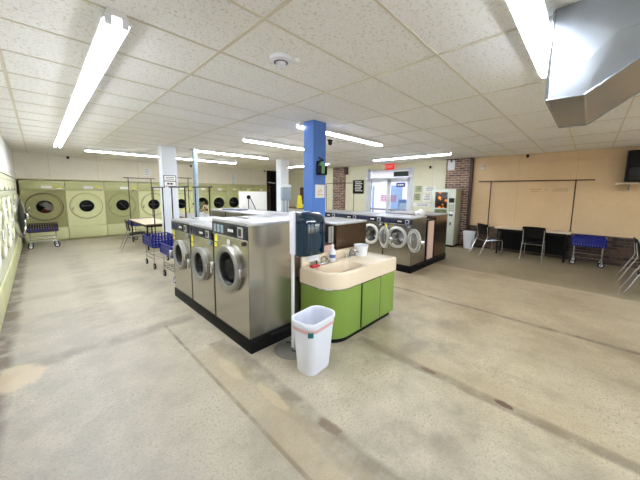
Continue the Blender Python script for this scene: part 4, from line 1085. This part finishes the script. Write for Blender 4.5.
# flowers on the folding counter
fw = thing('flower_pot', 'small bunch of cream and red flowers on the folding counter', 'flowers', (3.25,8.05,0.95))
MB().lathe([(0.0,0.0),(0.08,0.0),(0.11,0.14),(0.10,0.14),(0.07,0.02),(0.0,0.02)],(0,0,0),(0,0,1),20).build('pot', M['white'], fw)
def bunch(nm, mat, n, seed, r0):
    r = random.Random(seed); mb = MB()
    for _ in range(n):
        a = r.uniform(0,6.28); q = r.uniform(0.02,0.22); z = r.uniform(0.16,0.42)
        mb.obox((math.cos(a)*q,math.sin(a)*q,z),(r0,r0*0.35,r0*0.8),(r.uniform(0,3),r.uniform(0,3),a),r0*0.1)
        mb.tube([(math.cos(a)*0.03,math.sin(a)*0.03,0.10),(math.cos(a)*q,math.sin(a)*q,z)],0.003,5)
    return mb.build(nm, mat, fw)
bunch('leaves', M['leaf'], 34, 1, 0.07); bunch('cream_flowers', M['petal'], 14, 2, 0.07); bunch('red_flowers', M['clothred'], 10, 3, 0.06)
wp = thing('wall_pipe', 'pale pipes crossing inside the dark passage at the far corner', 'pipe', (9.1,13.0,1.6))
MB().tube([(-0.44,0,0.62),(0.46,0,0.55)],0.03).build('pipe', M['white'], wp)
MB().tube([(-0.40,0.05,0.20),(-0.15,0.05,0.50),(0.10,0.05,0.10)],0.02).build('elbow_pipe', M['greypole'], wp)
# brown door leaning light in passage
struct(MB().box(9.0,9.45,13.30,13.36,0.0,2.0).build('door_2', M['door_brown'], smooth=False), 'brown door inside the dark passage')

# ------------------------------------------------------------------ light from outside, camera
w = bpy.data.worlds.new('world'); scene.world = w; w.use_nodes = True
nt = w.node_tree; bgn = nt.nodes['Background']
sky = nt.nodes.new('ShaderNodeTexSky'); sky.sky_type = 'NISHITA'; sky.sun_elevation = math.radians(48); sky.sun_rotation = math.radians(200); sky.sun_disc = False
nt.links.new(sky.outputs[0], bgn.inputs[0]); bgn.inputs[1].default_value = 0.2
sun = bpy.data.lights.new('sun', 'SUN'); sun.energy = 0.7; sun.angle = 0.01; sun.color = (1.0,0.96,0.9)
so = bpy.data.objects.new('sun', sun); COL.objects.link(so); so.rotation_euler = (math.radians(38),math.radians(24),0)

cam = bpy.data.cameras.new('camera'); co = bpy.data.objects.new('camera', cam); COL.objects.link(co)
p_, y_, r_ = math.radians(6.61), math.radians(45.6), math.radians(0.56)
Fv = Vector((math.sin(y_)*math.cos(p_), math.cos(y_)*math.cos(p_), -math.sin(p_)))
Rt = Vector((math.cos(y_), -math.sin(y_), 0)); Up = Rt.cross(Fv)
R2 = math.cos(r_)*Rt + math.sin(r_)*Up; U2 = -math.sin(r_)*Rt + math.cos(r_)*Up
mt = Matrix((R2, U2, -Fv)).transposed().to_4x4(); mt.translation = Vector((0,0,1.7))
co.matrix_world = mt
cam.sensor_width = 36.0; cam.lens = 275.3/640*36.0; cam.shift_y = -16.5/640; cam.clip_start = 0.05
scene.camera = co
scene.view_settings.view_transform = 'Standard'; scene.view_settings.look = 'None'
scene.view_settings.exposure = 2.05; scene.view_settings.gamma = 1.0
scene.cycles.max_bounces = 8; scene.cycles.diffuse_bounces = 5; scene.cycles.glossy_bounces = 4; scene.cycles.transparent_max_bounces = 12
scene.cycles.use_denoising = True
scene.cycles.sample_clamp_indirect = 8.0
